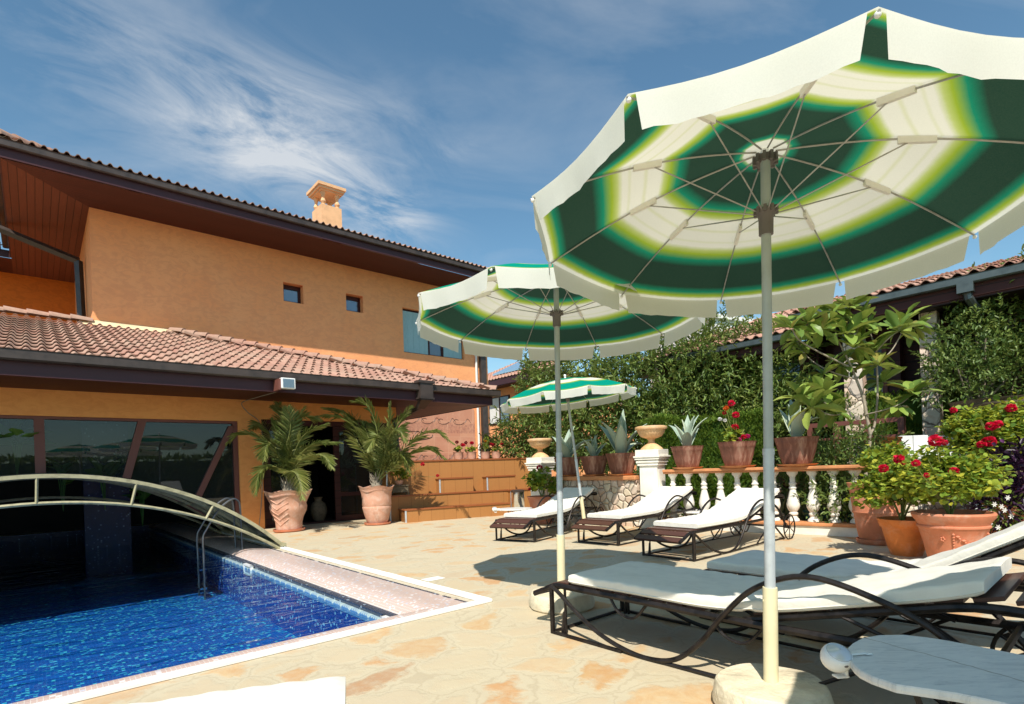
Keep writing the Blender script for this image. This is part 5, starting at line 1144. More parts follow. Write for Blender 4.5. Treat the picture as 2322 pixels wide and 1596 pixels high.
for px, sc, kind, lab in ((1568, 1.02, 'a', 'leftmost planter on the balustrade rail, holding an agave'), (1681, 1.10, 'g', 'middle planter on the balustrade rail, holding red geraniums'), (1816, 1.14, 'a', 'right planter on the balustrade rail, behind the nearest parasol pole')):
    p = railpt(px, .886); planter(p, sc * 1.27, rzB + .35, 'brown streaked ' + lab)
    if kind == 'a': agave(p + Vector((0, 0, .25 * sc * 1.27)), 1.25 if px < 1700 else 1.25, 'grey green agave in the ' + ('leftmost' if px < 1700 else 'right') + ' planter on the balustrade rail', px)
    else:
        hs = [(P(x, y, p.y + dy), m_, r) for x, y, m_, r, dy in ((1667, 914, 'petal_red', .05, 0), (1677, 940, 'petal_red', .052, -.02), (1675, 968, 'petal_red', .055, .02), (1651, 936, 'petal_red', .03, .05), (1655, 925, 'petal_orange', .04, 0), (1695, 990, 'petal_red', .04, -.05), (1703, 989, 'petal_pink', .04, .03), (1662, 996, 'petal_pink', .035, 0), (1684, 997, 'petal_pink', .035, -.06), (1641, 950, 'petal_white', .03, 0), (1652, 953, 'petal_white', .028, .02))]
        geranium(p + Vector((0, 0, .31)), (.15, .13, .15), 200, .06, hs, 'tall red geranium in the middle planter on the balustrade rail', stems=7, hr=.05)
for px, sc, lab, sd in ((1296, 1.30, 'left', 5), (1357, 1.30, 'middle', 9), (1419, 1.40, 'right', 12)):
    p = wallpt(px); planter(p, sc, rzB + .3, 'brown streaked planter, ' + lab + ' one on the rubble wall'); agave(p + Vector((0, 0, .235 * sc)), {5: 1.45, 9: .95, 12: 1.6}[sd], {'left': 'grey green agave behind the second parasol pole, in the left wall planter', 'middle': 'small grey green agave in the middle wall planter', 'right': 'tall broad leaved agave in the right wall planter beside the urn'}[lab], sd)

# terracotta pots by the right hand edge
p = G(1997, 1238) * 1.03
def ribbed(r, z, t): return (r * (1 + .012 * math.cos(30 * t)) if .38 < z < .62 else r, z)
pot('tall_pot', p, [(.15, .03), (.17, .06), (.2, .22), (.215, .34), (.23, .36), (.225, .38), (.24, .55), (.25, .63), (.262, .65), (.275, .69)], 'terracotta', 'tall ribbed terracotta pot at the end of the balustrade', saucer=(.2, .06), wob=ribbed, seg=90); tallp = p
geranium(p + Vector((.16, 0, .66)), (.34, .24, .26), 1200, .052, [(P(2012, 1062, p.y - 1.0), 'petal_red', .045), (P(2046, 1040, p.y - 1.0), 'petal_red', .05)], 'yellow green geranium in the tall ribbed pot', stems=8)
p = G(2064, 1264) * 1.03; pot('orange_pot', p, [(.13, .0), (.15, .06), (.165, .12), (.168, .13), (.19, .22), (.2, .27), (.215, .28), (.235, .34), (.24, .36)], 'terracotta_orange', 'bright orange terracotta pot with a flared rim between two bigger pots', saucer=None); op = p
geranium(p + Vector((-.03, 0, .33)), (.38, .30, .34), 2300, .048, [(P(2057, 1048, p.y), 'petal_red', .03)], 'leafy yellow green geranium spilling from the bright orange pot', stems=12)
p = G(2172, 1284) * 1.03; t = pot('garland_pot', p, [(.2, .0), (.215, .05), (.25, .22), (.285, .36), (.3, .375), (.3, .39), (.29, .4), (.305, .43), (.335, .47), (.345, .5), (.335, .52)], 'terracotta', 'largest terracotta pot with a raised garland and roll rim'); garp = p
rel = MB()
for k in range(9):
    a = -math.pi / 2 - .55 + k * .28 / 1.6; z = .30 - .05 * math.sin(math.pi * k / 8) * 2; r = np.interp(z, [0, .05, .22, .36], [.2, .215, .25, .285]) + .004; rel.ball((r * math.cos(a), r * math.sin(a), z), .016, 8, 6, (1.3, 1, .8)); rel.ball((r * math.cos(a + .05), r * math.sin(a + .05), z - .02), .011, 8, 6)
rel.build('garland', 'terracotta', t)
for s_ in (-.62, .62):
    rel = MB()
    for k in range(7): a = -math.pi / 2 + s_ - .05; z = .32 - k * .028; r = np.interp(z, [0, .05, .22, .36], [.2, .215, .25, .285]) + .003; rel.ball((r * math.cos(a), r * math.sin(a), z), .013 - k * .0006, 8, 6)
    rel.build('ribbon', 'terracotta', t)
rel = MB(); a = -math.pi / 2 - .98
for k in range(5): q_ = k * 1.256; rel.ball((.272 * math.cos(a + .05 * math.cos(q_)), .272 * math.sin(a + .05 * math.cos(q_)), .27 + .017 * math.sin(q_)), .010, 8, 6)
rel.build('rosette', 'terracotta', t)
t.scale = (.89, .89, .89)
geranium(p + Vector((-.02, 0, .44)), (.44, .32, .34), 3000, .05, [(P(2130, 998, p.y - .1), 'petal_red', .06), (P(2150, 1003, p.y), 'petal_red', .03), (P(2085, 1050, p.y - .35), 'petal_red', .035), (P(2171, 1068, p.y - .2), 'petal_red', .04), (P(2110, 1077, p.y - .2), 'petal_red', .025)], 'large leafy geranium with red flowers in the garland pot', stems=14)
# more flowers and purple leaves at the edge
p = G(2310, 1236) * 1.04; pot('edge_pot', p, [(.18, 0), (.2, .1), (.24, .35), (.27, .42)], 'terracotta', 'terracotta pot hidden under purple leaves at the right edge'); ep = p
t = empty('purple_plant', p + Vector((0, 0, .4)), 0, 'dark purple leaved plant at the right edge', 'plant'); pts, ds = crown_points([(-.05, 0, .22, .42, .35, .34), (-.2, -.1, .0, .3, .25, .25), (.15, 0, .35, .35, .3, .35)], 1500, .4); leafcloud('foliage', 'leaf_purple', pts, ds + unit(1500) * .9, .10, .035, t)
t2 = MB(); [t2.tube([(0, 0, -.05), Vector(pts[i]) * .9], .004, 4) for i in range(0, 40)]; t2.build('stems', 'leaf_purple', t)
t = empty('starry_plant', p + Vector((-.25, -.2, .35)), 0, 'green plant with small white starry flowers before the purple leaves', 'flowering plant'); pts, ds = crown_points([(0, 0, 0, .25, .16, .2)], 260, .3); leafcloud('foliage', 'leaf_bush', pts, ds, .06, .02, t)
for (x, y) in ((2262, 1143), (2278, 1148), (2252, 1163), (2285, 1156), (2240, 1178), (2252, 1187), (2270, 1195), (2292, 1128), (2240, 1205), (2300, 1170)):
    c = P(x, y, p.y - .35) - (p + Vector((-.25, -.2, .35))); dd = np.array([[math.cos(a), -.3, math.sin(a)] for a in np.linspace(0, 6.28, 7)[:-1]]); leafcloud('flower', 'petal_white', np.repeat([tuple(c)], 6, 0), dd, .032, .014, t, up=np.repeat([[0, -1, 0.1]], 6, 0))
p = ep + Vector((.60, .70, 0)); pot('back_pot', p, [(.18, 0), (.2, .1), (.26, .5), (.3, .6)], 'terracotta', 'terracotta pot behind the purple plant'); 
geranium(p + Vector((-.05, 0, .6)), (.62, .42, .58), 4200, .06, [(P(2270, 962, p.y - .3), 'petal_red', .055), (P(2251, 1000, p.y - .3), 'petal_red', .07), (P(2234, 1008, p.y - .3), 'petal_red', .05), (P(2300, 925, p.y - .2), 'petal_red', .06), (P(2170, 930, p.y - .2), 'petal_red', .04), (P(2238, 1050, p.y - .45), 'petal_red', .05), (P(2256, 966, p.y - .3), 'petal_red', .06)], 'tall yellow green geranium bush with big red flowers at the right edge', stems=16)

# ---------------------------------------------------------------- garden behind
mb = MB(); mb.add([(0, .16, .01), (9, .16, .01), (9, 8, .01), (0, 8, .01)], [(0, 1, 2, 3)]); o = mb.build('garden_bed', 'soil'); o.location = ba; o.rotation_euler.z = math.atan2(bd.y, bd.x) ; tag(o, 'dark garden soil behind the balustrade', 'soil', kind='structure')
def hedge(name, a, b, depth, h, n, label, mat='leaf_thuja', size=.07):
    a, b = Vector(a), Vector(b); d = b - a; L_ = d.length; t = empty(name, a, math.atan2(d.y, d.x), label, 'hedge')
    mb = MB(); nx, nz = int(L_ / .3) + 1, 8
    mb.box(.08, L_ - .08, .1, depth - .1, 0, h - .1); mb.build('branches', 'leaf_thuja', t)
    fr = int(n * .62); x = rng.random(n) * L_; y = np.where(np.arange(n) < fr, 0, rng.random(n) * depth); z = np.where(np.arange(n) < fr, rng.random(n) * h, h)
    bump = .05 * np.sin(x * 5 + z * 3) + .04 * np.sin(z * 9 + x * 11) + rng.normal(size=n) * .025
    front = np.arange(n) < fr; y = y + np.where(front, -bump, 0); z = z + np.where(~front, bump, 0); y += np.where(front, .06, 0); z -= np.where(~front, .05, 0)
    dr = rng.normal(size=(n, 3)) * .45; dr[:, 2] += .9; dr[:, 1] -= np.where(front, .75, .0)
    leafcloud('foliage', mat, np.stack([x, y, z], 1), dr, size * (.7 + .7 * rng.random(n)), size * .3, t, .1, .1)
    ex = int(n * .08); y2 = rng.random(ex) * depth; z2 = rng.random(ex) * h
    for xe, sg in ((0, -1), (L_, 1)): leafcloud('end_foliage', mat, np.stack([np.full(ex, xe) - sg * .05, y2, z2], 1), rng.normal(size=(ex, 3)) * .4 + np.array([sg * .6, 0, .9]), size, size * .3, t)
    return t
def below(px, Y): q = P(px, 1060, Y); q.z = 0; return q
hedge('hedge', below(1462, 10.3), below(1760, 9.35), .8, 1.80, 15000, 'clipped green conifer hedge behind the agave planters')
hedge('hedge', below(1905, 10.2), below(2235, 9.4), .8, 2.12, 9000, 'clipped green conifer hedge behind the white bench')
def leafy_tree(loc, lumps, n, size, asp, mat, label, name='leafy_tree', trunk=.1, group=None, cat='tree', inner=.55, dirs=None, limbs=9, spike=0):
    t = empty(name, loc, 0, label, cat, group); mb = MB(); top = max(l[2] for l in lumps)
    mb.tube(spline([(0, 0, 0), (.05, 0, top * .3), (-.04, .03, top * .6)], 5), [trunk * (1 - .05 * i) for i in range(11)], 8)
    for k in range(limbs):
        l = lumps[k % len(lumps)]; e = Vector((l[0] + random.uniform(-.5, .5) * l[3], l[1] + random.uniform(-.5, .5) * l[4], l[2] + random.uniform(-.2, .6) * l[5])); s = Vector((0, 0, top * random.uniform(.2, .55))); mid = s.lerp(e, .5) + Vector((0, 0, -.1)); pts = spline([s, mid, e], 4); mb.tube(pts, [trunk * .5 * (1 - .09 * i) for i in range(len(pts))], 5)
    mb.build('trunk', 'bark', t); ns_ = int(n * .5 / 13); p0, d0 = crown_points(lumps, ns_, .86); tw = d0 * .8 + unit(ns_) * .55 + np.array([0, 0, .25]); k13 = np.tile(np.arange(13), ns_); P0 = np.repeat(p0, 13, 0); T0 = np.repeat(tw, 13, 0)
    sp = P0 + T0 * (k13[:, None] / 13 * size * 2.4); sd_ = unit(len(sp)) * .9 + T0 * .75
    p, d = crown_points(lumps, n - ns_ * 13, inner); dr = d * .6 + unit(len(p)) * .8 + (np.array([0, 0, -.15]) if dirs is None else np.array(dirs))
    p = np.concatenate([p, sp]); dr = np.concatenate([dr, sd_]); d = np.concatenate([d, T0])
    keep = p[:, 2] > .02; rn = np.clip(rng.random(keep.sum()) * .7 + .15 * (d[keep][:, 2] > .2) + .12 * np.sin(p[keep][:, 0] * 4 + p[keep][:, 2] * 5), 0, 1)
    leafcloud('crown', mat, p[keep], dr[keep], size * (.6 + .8 * rng.random(keep.sum())), size * asp, t, rnd=rn)
    return t
def lump(px, py, Y, rx, rz, ry=None, o=None): q = P(px, py, Y) - o; return (q.x, q.y, q.z, rx, ry or rx * .8, rz)
o1 = below(1530, 12.6)
leafy_tree(o1, [lump(1560, 850, 12.4, 1.45, 1.15, 1.0, o1), lump(1440, 880, 12.6, 1.2, .95, .9, o1), lump(1640, 820, 12.4, 1.0, 1.0, .9, o1), lump(1590, 960, 12.2, 1.6, .9, .9, o1), lump(1370, 960, 12.4, 1.0, 1.0, .9, o1), lump(1680, 900, 12.2, 1.0, 1.2, .8, o1), lump(1500, 1000, 12.2, 1.5, .8, .8, o1), lump(1340, 860, 12.8, .9, .7, .8, o1)], 30000, .13, .27, 'leaf_bush', 'large dense green tree behind the second parasol and the hedge', trunk=.14, limbs=16)
o2 = below(1280, 13.6)
leafy_tree(o2, [lump(1262, 960, 13.5, .8, .9, .7, o2), lump(1215, 985, 13.3, .75, .7, .6, o2), lump(1300, 1000, 13.3, .9, .8, .7, o2), lump(1160, 1015, 13.2, .5, .45, .5, o2), lump(1250, 870, 13.8, .6, .9, .6, o2), lump(1215, 860, 13.8, .35, .5, .4, o2)], 13000, .12, .27, 'leaf_bush', 'loose dark green tree beside the left pedestal, in front of the far orange house', trunk=.09)
o3 = below(1770, 11.6)
leafy_tree(o3, [lump(1768, 850, 11.6, .75, .9, .7, o3), lump(1745, 930, 11.4, .8, .8, .7, o3), lump(1800, 920, 11.2, .7, .8, .6, o3), lump(1790, 1000, 10.9, .7, .6, .5, o3)], 8000, .12, .27, 'leaf_bush', 'small dense tree just right of the nearest parasol pole', trunk=.09)
o4 = below(2240, 8.6)
leafy_tree(o4, [lump(2215, 790, 8.6, .55, .65, .5, o4), lump(2280, 740, 8.7, .65, .85, .5, o4), lump(2180, 850, 8.4, .5, .45, .4, o4), lump(2310, 850, 8.5, .6, .7, .5, o4), lump(2230, 690, 8.8, .35, .45, .3, o4), lump(2320, 660, 8.8, .4, .45, .4, o4)], 11000, .075, .38, 'leaf_shrub', 'fine leaved green shrub towering at the right edge of the photo', name='tall_shrub', cat='shrub', trunk=.06, inner=.35, dirs=(0, 0, .5), limbs=14)
# bowl planter by that shrub
p = P(2290, 905, 7.7); bz = p.z - .42
t = pot('bowl_planter', (p.x, p.y, 0), [(.3, 0), (.3, bz), (.32, bz + .02), (.5, bz + .3), (.62, bz + .38), (.64, bz + .42)], 'vase_clay', 'wide weathered clay planter at the right edge behind the red geraniums')
p = below(1862, 7.7); leafy_tree(p, [(0, 0, .75, .35, .3, .35), (.3, .1, .55, .3, .25, .3), (-.28, .1, .6, .3, .25, .28), (.12, .2, 1.05, .3, .25, .25)], 2400, .10, .16, 'leaf_shrub', 'narrow leaved oleander shrub with bare stems behind the balustrade', name='oleander', cat='shrub', trunk=.012, inner=.3, dirs=(0, 0, .9), limbs=12)
for (px, n_) in ((1960, 1), (1915, 2)):
    p = below(px, 7.3 - .15 * n_); leafy_tree(p, [(0, 0, .7, .3, .25, .4), (.15, 0, 1.1, .25, .2, .25), (-.1, 0, .35, .3, .25, .3)], 2200, .06, .35, 'leaf_shrub', 'ragged small leaved shrub ' + ('under the loquat tree by the tall ribbed pot' if n_ == 1 else 'just left of the loquat trunk, behind the rail'), name='garden_shrub', cat='shrub', trunk=.012, inner=.2, limbs=10, group='small shrubs behind the balustrade')
# tufts, troughs behind the balusters
g = []; gd = []
for k in range(2600):
    tt = random.uniform(.9, 2.9); s_ = random.uniform(.35, 1.6); q = ba + bd * tt + Vector((-bd.y, bd.x, 0)) * s_; g.append((q.x, q.y, .01)); gd.append((random.gauss(0, .25), random.gauss(0, .25), 1))
leafcloud('tall_grass', 'leaf_grass', g, gd, rng.uniform(.2, .55, 2600), .012); tag(bpy.data.objects['tall_grass'], 'pale flowering grass growing behind the balusters', 'grass', kind='stuff')
for k, (px, lab) in enumerate(((1848, 'left'), (1888, 'right'))):
    c = railpt(px, .012, .40); tr = empty('trough', c, aB, 'dark green plastic trough behind the balusters, ' + lab + ' of the two', 'trough', 'green troughs behind the balusters'); mb = MB()
    mb.add([(-.13, -.09, 0), (.13, -.09, 0), (.13, .09, 0), (-.13, .09, 0), (-.17, -.12, .26), (.17, -.12, .26), (.17, .12, .26), (-.17, .12, .26)], [(3, 2, 1, 0), (0, 1, 5, 4), (1, 2, 6, 5), (2, 3, 7, 6), (3, 0, 4, 7)]); mb.build('body', 'trough_green', tr); mb = MB(); mb.tube([(-.17, -.12, .26), (.17, -.12, .26), (.17, .12, .26), (-.17, .12, .26)], .014, 6, closed=True); mb.build('rim', 'trough_green', tr); mb = MB(); mb.box(-.155, .155, -.105, .105, .2, .22); mb.build('soil', 'soil', tr)
# loquat: trunk and limbs follow the photograph, each in its own depth
def loquat():
    Y0 = 7.0; T = lambda x, y, dy=0: P(x, y, Y0 + dy); base = below(1967, Y0); t = empty('loquat_tree', base, 0, 'loquat tree with bare forked grey limbs and large ribbed leaves behind the balustrade', 'tree')
    L3 = lambda pts: [T(*p) - base for p in pts]
    limbs = [([(1967, 1180), (1967, 1110), (1975, 1050), (1980, 1010), (1982, 985)], .028), ([(1982, 985), (1975, 950), (1965, 900), (1950, 860), (1938, 830), (1918, 790)], .021), ([(1982, 985), (1992, 960), (1998, 900), (1997, 840), (1993, 790, .1), (1975, 740, .15)], .015),
             ([(1940, 835), (1900, 815, -.1), (1860, 795, -.2), (1820, 770, -.3), (1805, 745, -.35)], .012), ([(1950, 860), (1900, 845, .1), (1860, 825, .2), (1832, 800, .3), (1815, 770, .3)], .010), ([(1962, 915), (1925, 935, -.2), (1890, 940, -.3), (1850, 920, -.4)], .010), ([(1970, 940), (2010, 930, -.2), (2050, 915, -.3), (2075, 895, -.3)], .009),
             ([(1950, 860), (1985, 830, .2), (2025, 800, .3), (2050, 760, .3), (2060, 730, .3)], .010), ([(1993, 800), (2020, 770, -.2), (2045, 750, -.2)], .008), ([(1918, 790), (1905, 760), (1900, 720), (1905, 700)], .009), ([(1918, 790), (1945, 770), (1955, 740)], .008), ([(1930, 945), (1900, 930, .2), (1870, 905, .2), (1845, 885, .2)], .007), ([(1960, 900), (1990, 880, .2), (2010, 870, .2)], .007)]
    mb = MB()
    for pts, r in limbs: s = spline(L3(pts), 5); mb.tube(s, [r * (1 - .45 * i / len(s)) for i in range(len(s))], 8)
    mb.build('trunk', 'bark_pale', t)
    ros = [(1905, 705, 0, 1.1), (1935, 700, .1, 1.1), (1890, 725, -.1, 1), (1960, 735, 0, 1.1), (1975, 745, .15, 1), (1925, 760, -.1, 1.2), (1945, 790, -.1, 1.1), (2060, 735, .3, 1.15), (2048, 752, -.2, 1.1), (2085, 745, .3, .9), (1805, 745, -.35, 1.), (1840, 735, -.3, .9), (1870, 750, -.25, 1.), (1815, 775, .3, .8), (1832, 800, .3, .8), (1850, 925, -.4, 1.2), (1825, 905, -.35, 1), (1845, 885, .2, .9), (1880, 890, -.3, 1), (1900, 935, -.3, .9), (2075, 895, -.3, 1.1), (2010, 868, .2, 1), (1985, 800, .1, 1), (1960, 830, .2, 1), (1915, 830, .1, .9), (1875, 850, .1, .8), (2000, 830, -.2, .9), (2040, 925, -.25, .8)]
    pos = []; dr = []; up = []; ln = []
    for x, y, dy, s in ros:
        c = T(x, y, dy) - base; n = random.randint(12, 17)
        for k in range(n):
            a = k * 2.4 + random.random(); el = random.uniform(-.55, 1.1) if k > 3 else random.uniform(.7, 1.3); d = Vector((math.cos(a) * math.cos(el), math.sin(a) * math.cos(el), math.sin(el))); pos.append(tuple(c + d * .015)); dr.append(tuple(d)); up.append((random.gauss(0, .3), random.gauss(0, .3), 1)); ln.append(.29 * s * random.uniform(.7, 1.1))
    # ribbed leaves: three blades wide with a droop, one mesh
    V = []; F = []; A = []
    for c, d, u_, L_ in zip(pos, dr, up, ln):
        c = Vector(c); d = Vector(d); sd = d.cross(Vector(u_)).normalized(); nr = sd.cross(d); b0 = len(V); m = 9; rn = random.random(); w = L_ * .175; p = c.copy(); dd = d.copy(); bd_ = random.uniform(.3, 1.0)
        for i in range(m + 1):
            s = i / m; ww = w * (math.sin(math.pi * min(1, s * .9 + .06)) ** .8) * (1.15 if s > .5 else .9) if i < m else .001
            for q_ in (-1, -.5, 0, .5, 1): V.append(p + sd * ww * q_ + nr * (abs(q_) * ww * .35 + (.004 if i % 2 and abs(q_) > .4 else 0))); A.append(rn)
            dd = (dd - nr * bd_ * .10 - Vector((0, 0, .02))).normalized(); p = p + dd * L_ / m
        for i in range(m):
            for q_ in range(4): a = b0 + i * 5 + q_; F.append((a, a + 1, a + 6, a + 5))
    me = bpy.data.meshes.new('crown'); me.from_pydata([tuple(v) for v in V], [], F); at = me.attributes.new('rnd', 'FLOAT', 'POINT'); at.data.foreach_set('value', A); me.polygons.foreach_set('use_smooth', [True] * len(F)); me.materials.append(MATS['leaf_loquat']); o = bpy.data.objects.new('crown', me); C.objects.link(o); o.parent = t
loquat()
# ledge at the right with pot, white curved bench
a = railpt(1950, 0); b = P(2215, 1060, 7.35); b.z = 0; a = P(1975, 1060, 7.3); a.z = 0; d = b - a; L_ = d.length
t = empty('garden_ledge', a, math.atan2(d.y, d.x), 'low garden wall with terracotta coping behind the tall ribbed pot', 'garden wall'); mb = MB(); mb.box(0, L_, 0, .16, 0, .84); mb.build('wall', 'rubble', t); mb = MB(); mb.box(-.02, L_, -.03, .2, .84, .875); mb.build('coping', 'terracotta_cap', t, bevel=.008)
p = P(2020, 1055, 7.38); p.z = .876
def wob2(r, z, t): return r, z
pot('glazed_pot', p, [(.11, .02), (.14, .08), (.165, .17), (.175, .25), (.17, .3), (.165, .32), (.18, .33), (.18, .355)], 'terracotta_orange', 'rounded orange pot with a wavy line on the garden wall beside the loquat trunk', saucer=(.16, .025), saucer_mat='terracotta_cap')
wv_ = MB(); wv_.tube([(.18 * math.cos(a_) * 1.0, .18 * math.sin(a_), .2 + .022 * math.sin(a_ * 5)) for a_ in np.linspace(0, 6.283, 60)[:-1]], .006, 5, closed=True); w_ = wv_.build('wavy_line', 'terracotta_orange'); w_.parent = [o for o in bpy.data.objects if o.name.startswith('glazed_pot')][0]
def bench():
    c = P(2120, 1010, 8.2); t = empty('white_bench', (c.x, c.y, 0), -.12, 'white curved panelled garden bench in front of the right hedge', 'bench')
    for k in range(6):
        a0, a1 = -.62 + k * .20, -.62 + (k + 1) * .20; mb = MB(); r = 1.15; top = 1.28 - .02 * abs(k - 1.5)
        vs = []
        for aa in (a0, a1 - .012):
            for rr in (r, r + .06): vs += [(rr * math.sin(aa), -r * .75 + rr * math.cos(aa) * .75, .3), (rr * math.sin(aa), -r * .75 + rr * math.cos(aa) * .75, top)]
        mb.add(vs, [(0, 4, 5, 1), (2, 3, 7, 6), (1, 5, 7, 3), (0, 1, 3, 2), (4, 6, 7, 5)]); mb.build('back_panel', 'white_bench', t, bevel=.008)
    mb = MB(); n = 12; vs = []
    for k in range(n + 1):
        aa = -.64 + 1.26 * k / n
        for rr, z in ((1.12, 1.02), (.98, 1.0), (.97, .93), (1.12, .9)): vs.append((rr * math.sin(aa), -1.15 * .75 + rr * math.cos(aa) * .75, z))
    mb.add(vs, [(k * 4 + i, k * 4 + (i + 1) % 4, k * 4 + 4 + (i + 1) % 4, k * 4 + 4 + i) for k in range(n) for i in range(4)] + [(0, 1, 2, 3), (n * 4 + 3, n * 4 + 2, n * 4 + 1, n * 4)]); mb.build('shelf', 'white_bench', t)
    mb = MB(); vs = []
    for k in range(n + 1):
        aa = -.64 + 1.26 * k / n
        for rr, z in ((1.12, .5), (.72, .5), (.72, .42), (1.12, .42)): vs.append((rr * math.sin(aa), -1.15 * .75 + rr * math.cos(aa) * .75, z))
    mb.add(vs, [(k * 4 + i, k * 4 + (i + 1) % 4, k * 4 + 4 + (i + 1) % 4, k * 4 + 4 + i) for k in range(n) for i in range(4)] + [(0, 1, 2, 3), (n * 4 + 3, n * 4 + 2, n * 4 + 1, n * 4)]); mb.build('seat', 'white_bench', t)
    for aa in (-.5, 0, .45): mb = MB(); x, y = math.sin(aa), -1.15 * .75 + math.cos(aa) * .75; mb.box(x - .06, x + .06, y - .12, y + .06, 0, .42); mb.build('leg', 'white_bench', t)
bench()
# ---------------------------------------------------------------- houses beyond
def right_house():
    UH = 10.4; off = (UH, 3, 0); t = empty('stone_house', U(UH, 3), AUV, 'dark timber house with stone pillars and a tiled roof behind the loquat tree', 'house'); B = lambda mb, n, m, bev=0: mb.build(n, m, t, off, bev)
    ub, z1, z2 = 11.0, 3.64, 3.42
    mb = MB(); mb.box(ub + 1.5, ub + 1.8, -6, 4.6, 0, 3.6); mb.box(ub + 1.1, ub + 1.5, 4.25, 8.0, 0, 3.35); B(mb, 'wall', 'dark_wood')
    for (xa, xb) in ((1905, 1948), (2088, 2130)):
        va = (ab(xa, 850)[0]); 
        def vfor(x, u): a_, _ = ab(x, 850); # point u fixed
        def sv(x, u):
            a_, b_ = ab(x, 850); den = a_ * UD.x * 0 + (a_ * .6571 + .7538); # d.ud
            tt = u / den; return tt * (-.6571 * a_ + .7538)
        v0, v1 = sv(xb, ub + .35), sv(xa, ub + .35); mb = MB(); mb.box(ub + .35, ub + .35 + abs(v1 - v0), v0, v1, 0, 3.6); B(mb, 'pillar', 'rubble_far')
    mb = MB(); mb.box(ub, ub + 1.6, -6, 4.25, 3.36, 3.44); B(mb, 'soffit', 'dark_wood'); mb = MB(); mb.box(ub + .3, ub + 1.6, 4.25, 8.2, 3.14, 3.2); B(mb, 'soffit', 'dark_wood')
    mb = MB(); mb.box(ub - .03, ub, -6, 4.25, 3.4, 3.6); mb.box(ub, ub + 1, 4.25, 4.28, 3.4, 3.62); mb.box(ub + .27, ub + .3, 4.28, 8.2, 3.16, 3.34); B(mb, 'fascia', 'dark_wood')
    mb = MB(); gutter(mb, (ub - .03, -6, 3.6), (ub - .03, 4.32, 3.6), (-1, 0, 0), .12, .1); gutter(mb, (ub + .27, 4.3, 3.34), (ub + .27, 8.3, 3.34), (-1, 0, 0), .12, .1); mb.tube([(ub - .05, 1.7, 3.55), (ub - .05, 1.68, 3.38), (ub + .2, 1.6, 3.2)], .06, 8); mb.box(ub - .17, ub + .0, 1.6, 1.8, 3.45, 3.62); B(mb, 'gutter', 'gutter_grey')
    M3 = Matrix(((0, 1, 0, 0), (1, 0, 0, 0), (0, 0, 1, 0), (0, 0, 0, 1))); s = R(20)
    tile_roof('roof', 'roof_tile_far', t, off, 0, ub - .1, 3.72, R(15.5), 3.0, lambda d: -6, lambda d: 4.3, frame=M3, course=.4, tw=.2, res=6)
    tile_roof('roof', 'roof_tile_far', t, off, 0, ub + .2, 3.46, s, 4.5, lambda d: 4.3, lambda d: 8.2 - d * .5, frame=M3, course=.4, tw=.2, res=6)
    for (va, vb) in ((3.05, 3.75), (4.5, 5.2)):
        w = MB(); w.box(ub + 1.0, ub + 1.08, va, vb, 1.9, 3.05); wo = B(w, 'window', 'frame_brown'); g = MB(); g.box(ub + .985, ub + .998, va + .07, vb - .07, 1.97, 2.98); q_ = g.build('pane', 'blue_glass', wo, off)
        mb = MB(); mb.box(ub + 1.05, ub + 1.3, va - .2, vb + .2, 0, 3.4); B(mb, 'wall', 'dark_wood')
    # railing of the veranda
    mb = MB(); mb.box(ub + .1, ub + .2, 2.6, 4.1, 1.55, 1.63); mb.box(ub + .1, ub + .2, 2.6, 4.1, 1.3, 1.34); mb.box(ub + .1, ub + .2, 2.6, 4.1, 1.05, 1.09)
    for v_ in (2.6, 3.1, 3.6, 4.05): mb.box(ub + .09, ub + .21, v_, v_ + .09, 0, 1.6)
    B(mb, 'railing', 'frame_brown')
right_house()
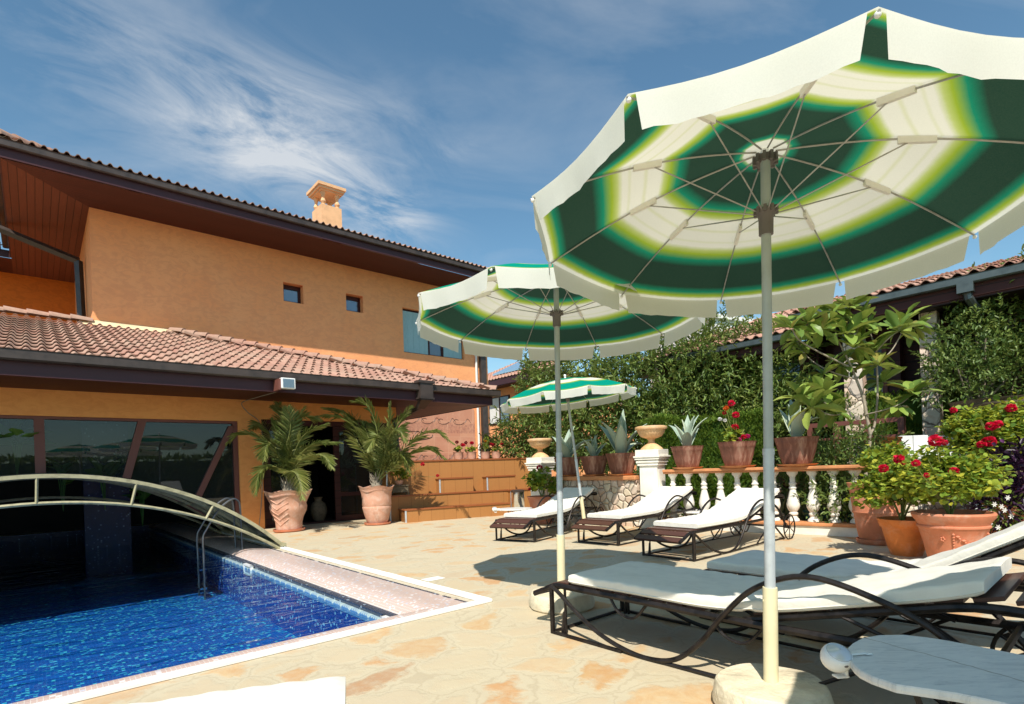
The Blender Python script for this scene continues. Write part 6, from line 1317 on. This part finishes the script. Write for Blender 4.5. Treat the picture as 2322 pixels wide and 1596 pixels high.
def far_house():
    UH = 17.5; off = (UH, 16, 0)
    def sv(x, u): a_, b_ = ab(x, 900); tt = u / (a_ * .6571 * 0 + (a_ * .7538 + .6571)); return tt * (-.6571 * a_ + .7538)
    def hz(x, y, u): a_, b_ = ab(x, y); tt = u / (a_ * .7538 + .6571); return HH - b_ * tt
    vL, vR = sv(1105, UH) + 2, sv(1262, UH); zE = hz(1140, 862, UH); t = empty('far_house', U(UH, 16), AUV, 'orange plaster house with solar panels on its roof, far behind the left trees', 'house'); B = lambda mb, n, m, par=None: mb.build(n, m, par or t, off)
    mb = MB(); mb.box(UH + .4, UH + 6, vR, vL, 0, zE - .1); B(mb, 'wall', 'plaster'); mb = MB(); mb.box(UH - .25, UH + .4, vR - .5, vL + .3, zE - .32, zE - .2); mb.box(UH - .28, UH - .25, vR - .5, vL + .3, zE - .3, zE); B(mb, 'eave', 'fascia')
    M3 = Matrix(((0, 1, 0, 0), (1, 0, 0, 0), (0, 0, 1, 0), (0, 0, 0, 1)))
    tile_roof('roof', 'roof_tile_far', t, off, 0, UH - .3, zE, R(22), 5, lambda d: vR - .5, lambda d: vL + .3, frame=M3, course=.45, tw=.24, res=4)
    for k in range(3):
        va = sv(1190 - k * 27, UH) ; vb = va + .95; mb = MB(); c, s = math.cos(R(22)), math.sin(R(22)); p = lambda d, v_, e: (UH - .3 + d * c, v_, zE + d * s + e)
        mb.add([p(.9, va, .18), p(.9, vb, .18), p(3.2, vb, .28), p(3.2, va, .28), p(.9, va, .10), p(.9, vb, .10), p(3.2, vb, .20), p(3.2, va, .20)], [(0, 1, 2, 3), (7, 6, 5, 4), (4, 5, 1, 0), (5, 6, 2, 1), (6, 7, 3, 2), (7, 4, 0, 3)]); B(mb, 'solar_panel', 'blue_glass')
    z0, z1 = hz(1135, 962, UH + .4), hz(1135, 900, UH + .4); va, vb = sv(1165, UH + .4), sv(1118, UH + .4); w = MB(); w.box(UH + .36, UH + .42, va, vb, z0, z1); wo = B(w, 'window', 'dark_wood'); g = MB(); g.box(UH + .34, UH + .355, va + .5 * (vb - va), vb - .08, z0 + .06, z1 - .06); B(g, 'pane', 'white_wall', wo); g = MB(); g.box(UH + .34, UH + .355, va + .08, va + .42 * (vb - va), z0 + .06, z1 - .06); B(g, 'pane', 'blue_glass', wo)
far_house()
p = P(1672, 728, 24); t = empty('white_house', (p.x, p.y, 0), .5, 'flat roofed white house just visible above the big tree', 'house'); mb = MB(); mb.box(-1.2, 1.6, 0, 4, 0, p.z + .0); mb.build('wall', 'white_wall', t); mb = MB(); mb.box(-1.35, 1.75, -.15, 4.1, p.z, p.z + .18); mb.build('roof', 'white_wall', t)
# plants inside the glass room
for (px, py, n, L_, lab) in ((45, 1000, 16, .36, 'big leaved green plant behind the leftmost pane'), (150, 1080, 9, .26, 'green plant with few broad leaves behind the second pane'), (245, 1080, 12, .3, 'broad leaved plant at the foot of the slanted window bar'), (330, 1120, 9, .28, 'broad leaved plant behind the third pane')):
    vv = VW + .30; a_, b_ = ab(px, py); tt = vv / (-.6571 * a_ + .7538); X = Vector((a_ * tt, tt, HH - b_ * tt)); base = Vector((X.x, X.y, X.z - .45)); t = empty('indoor_plant', base, 0, lab, 'plant', 'plants inside the glass room')
    pos = np.array([(random.gauss(0, .04), random.gauss(0, .04), .3 + random.random() * .25) for _ in range(n)]); d = unit(n); d[:, 2] = np.abs(d[:, 2]) + .2; leafcloud('foliage', 'leaf_room', pos, d, L_ * 1.1, L_ * .5, t, .12, .3)
    mb = MB(); [mb.tube([(0, 0, -.1), tuple(pos[i])], .006, 4) for i in range(n)]; mb.build('stems', 'leaf_room', t)
# hedge behind the camera, seen mirrored in the windows
hedge('boundary_hedge', U(12, -9), U(-6, -9), 1.0, 2.0, 3000, 'dark boundary hedge mirrored in the windows of the glass room', size=.3)
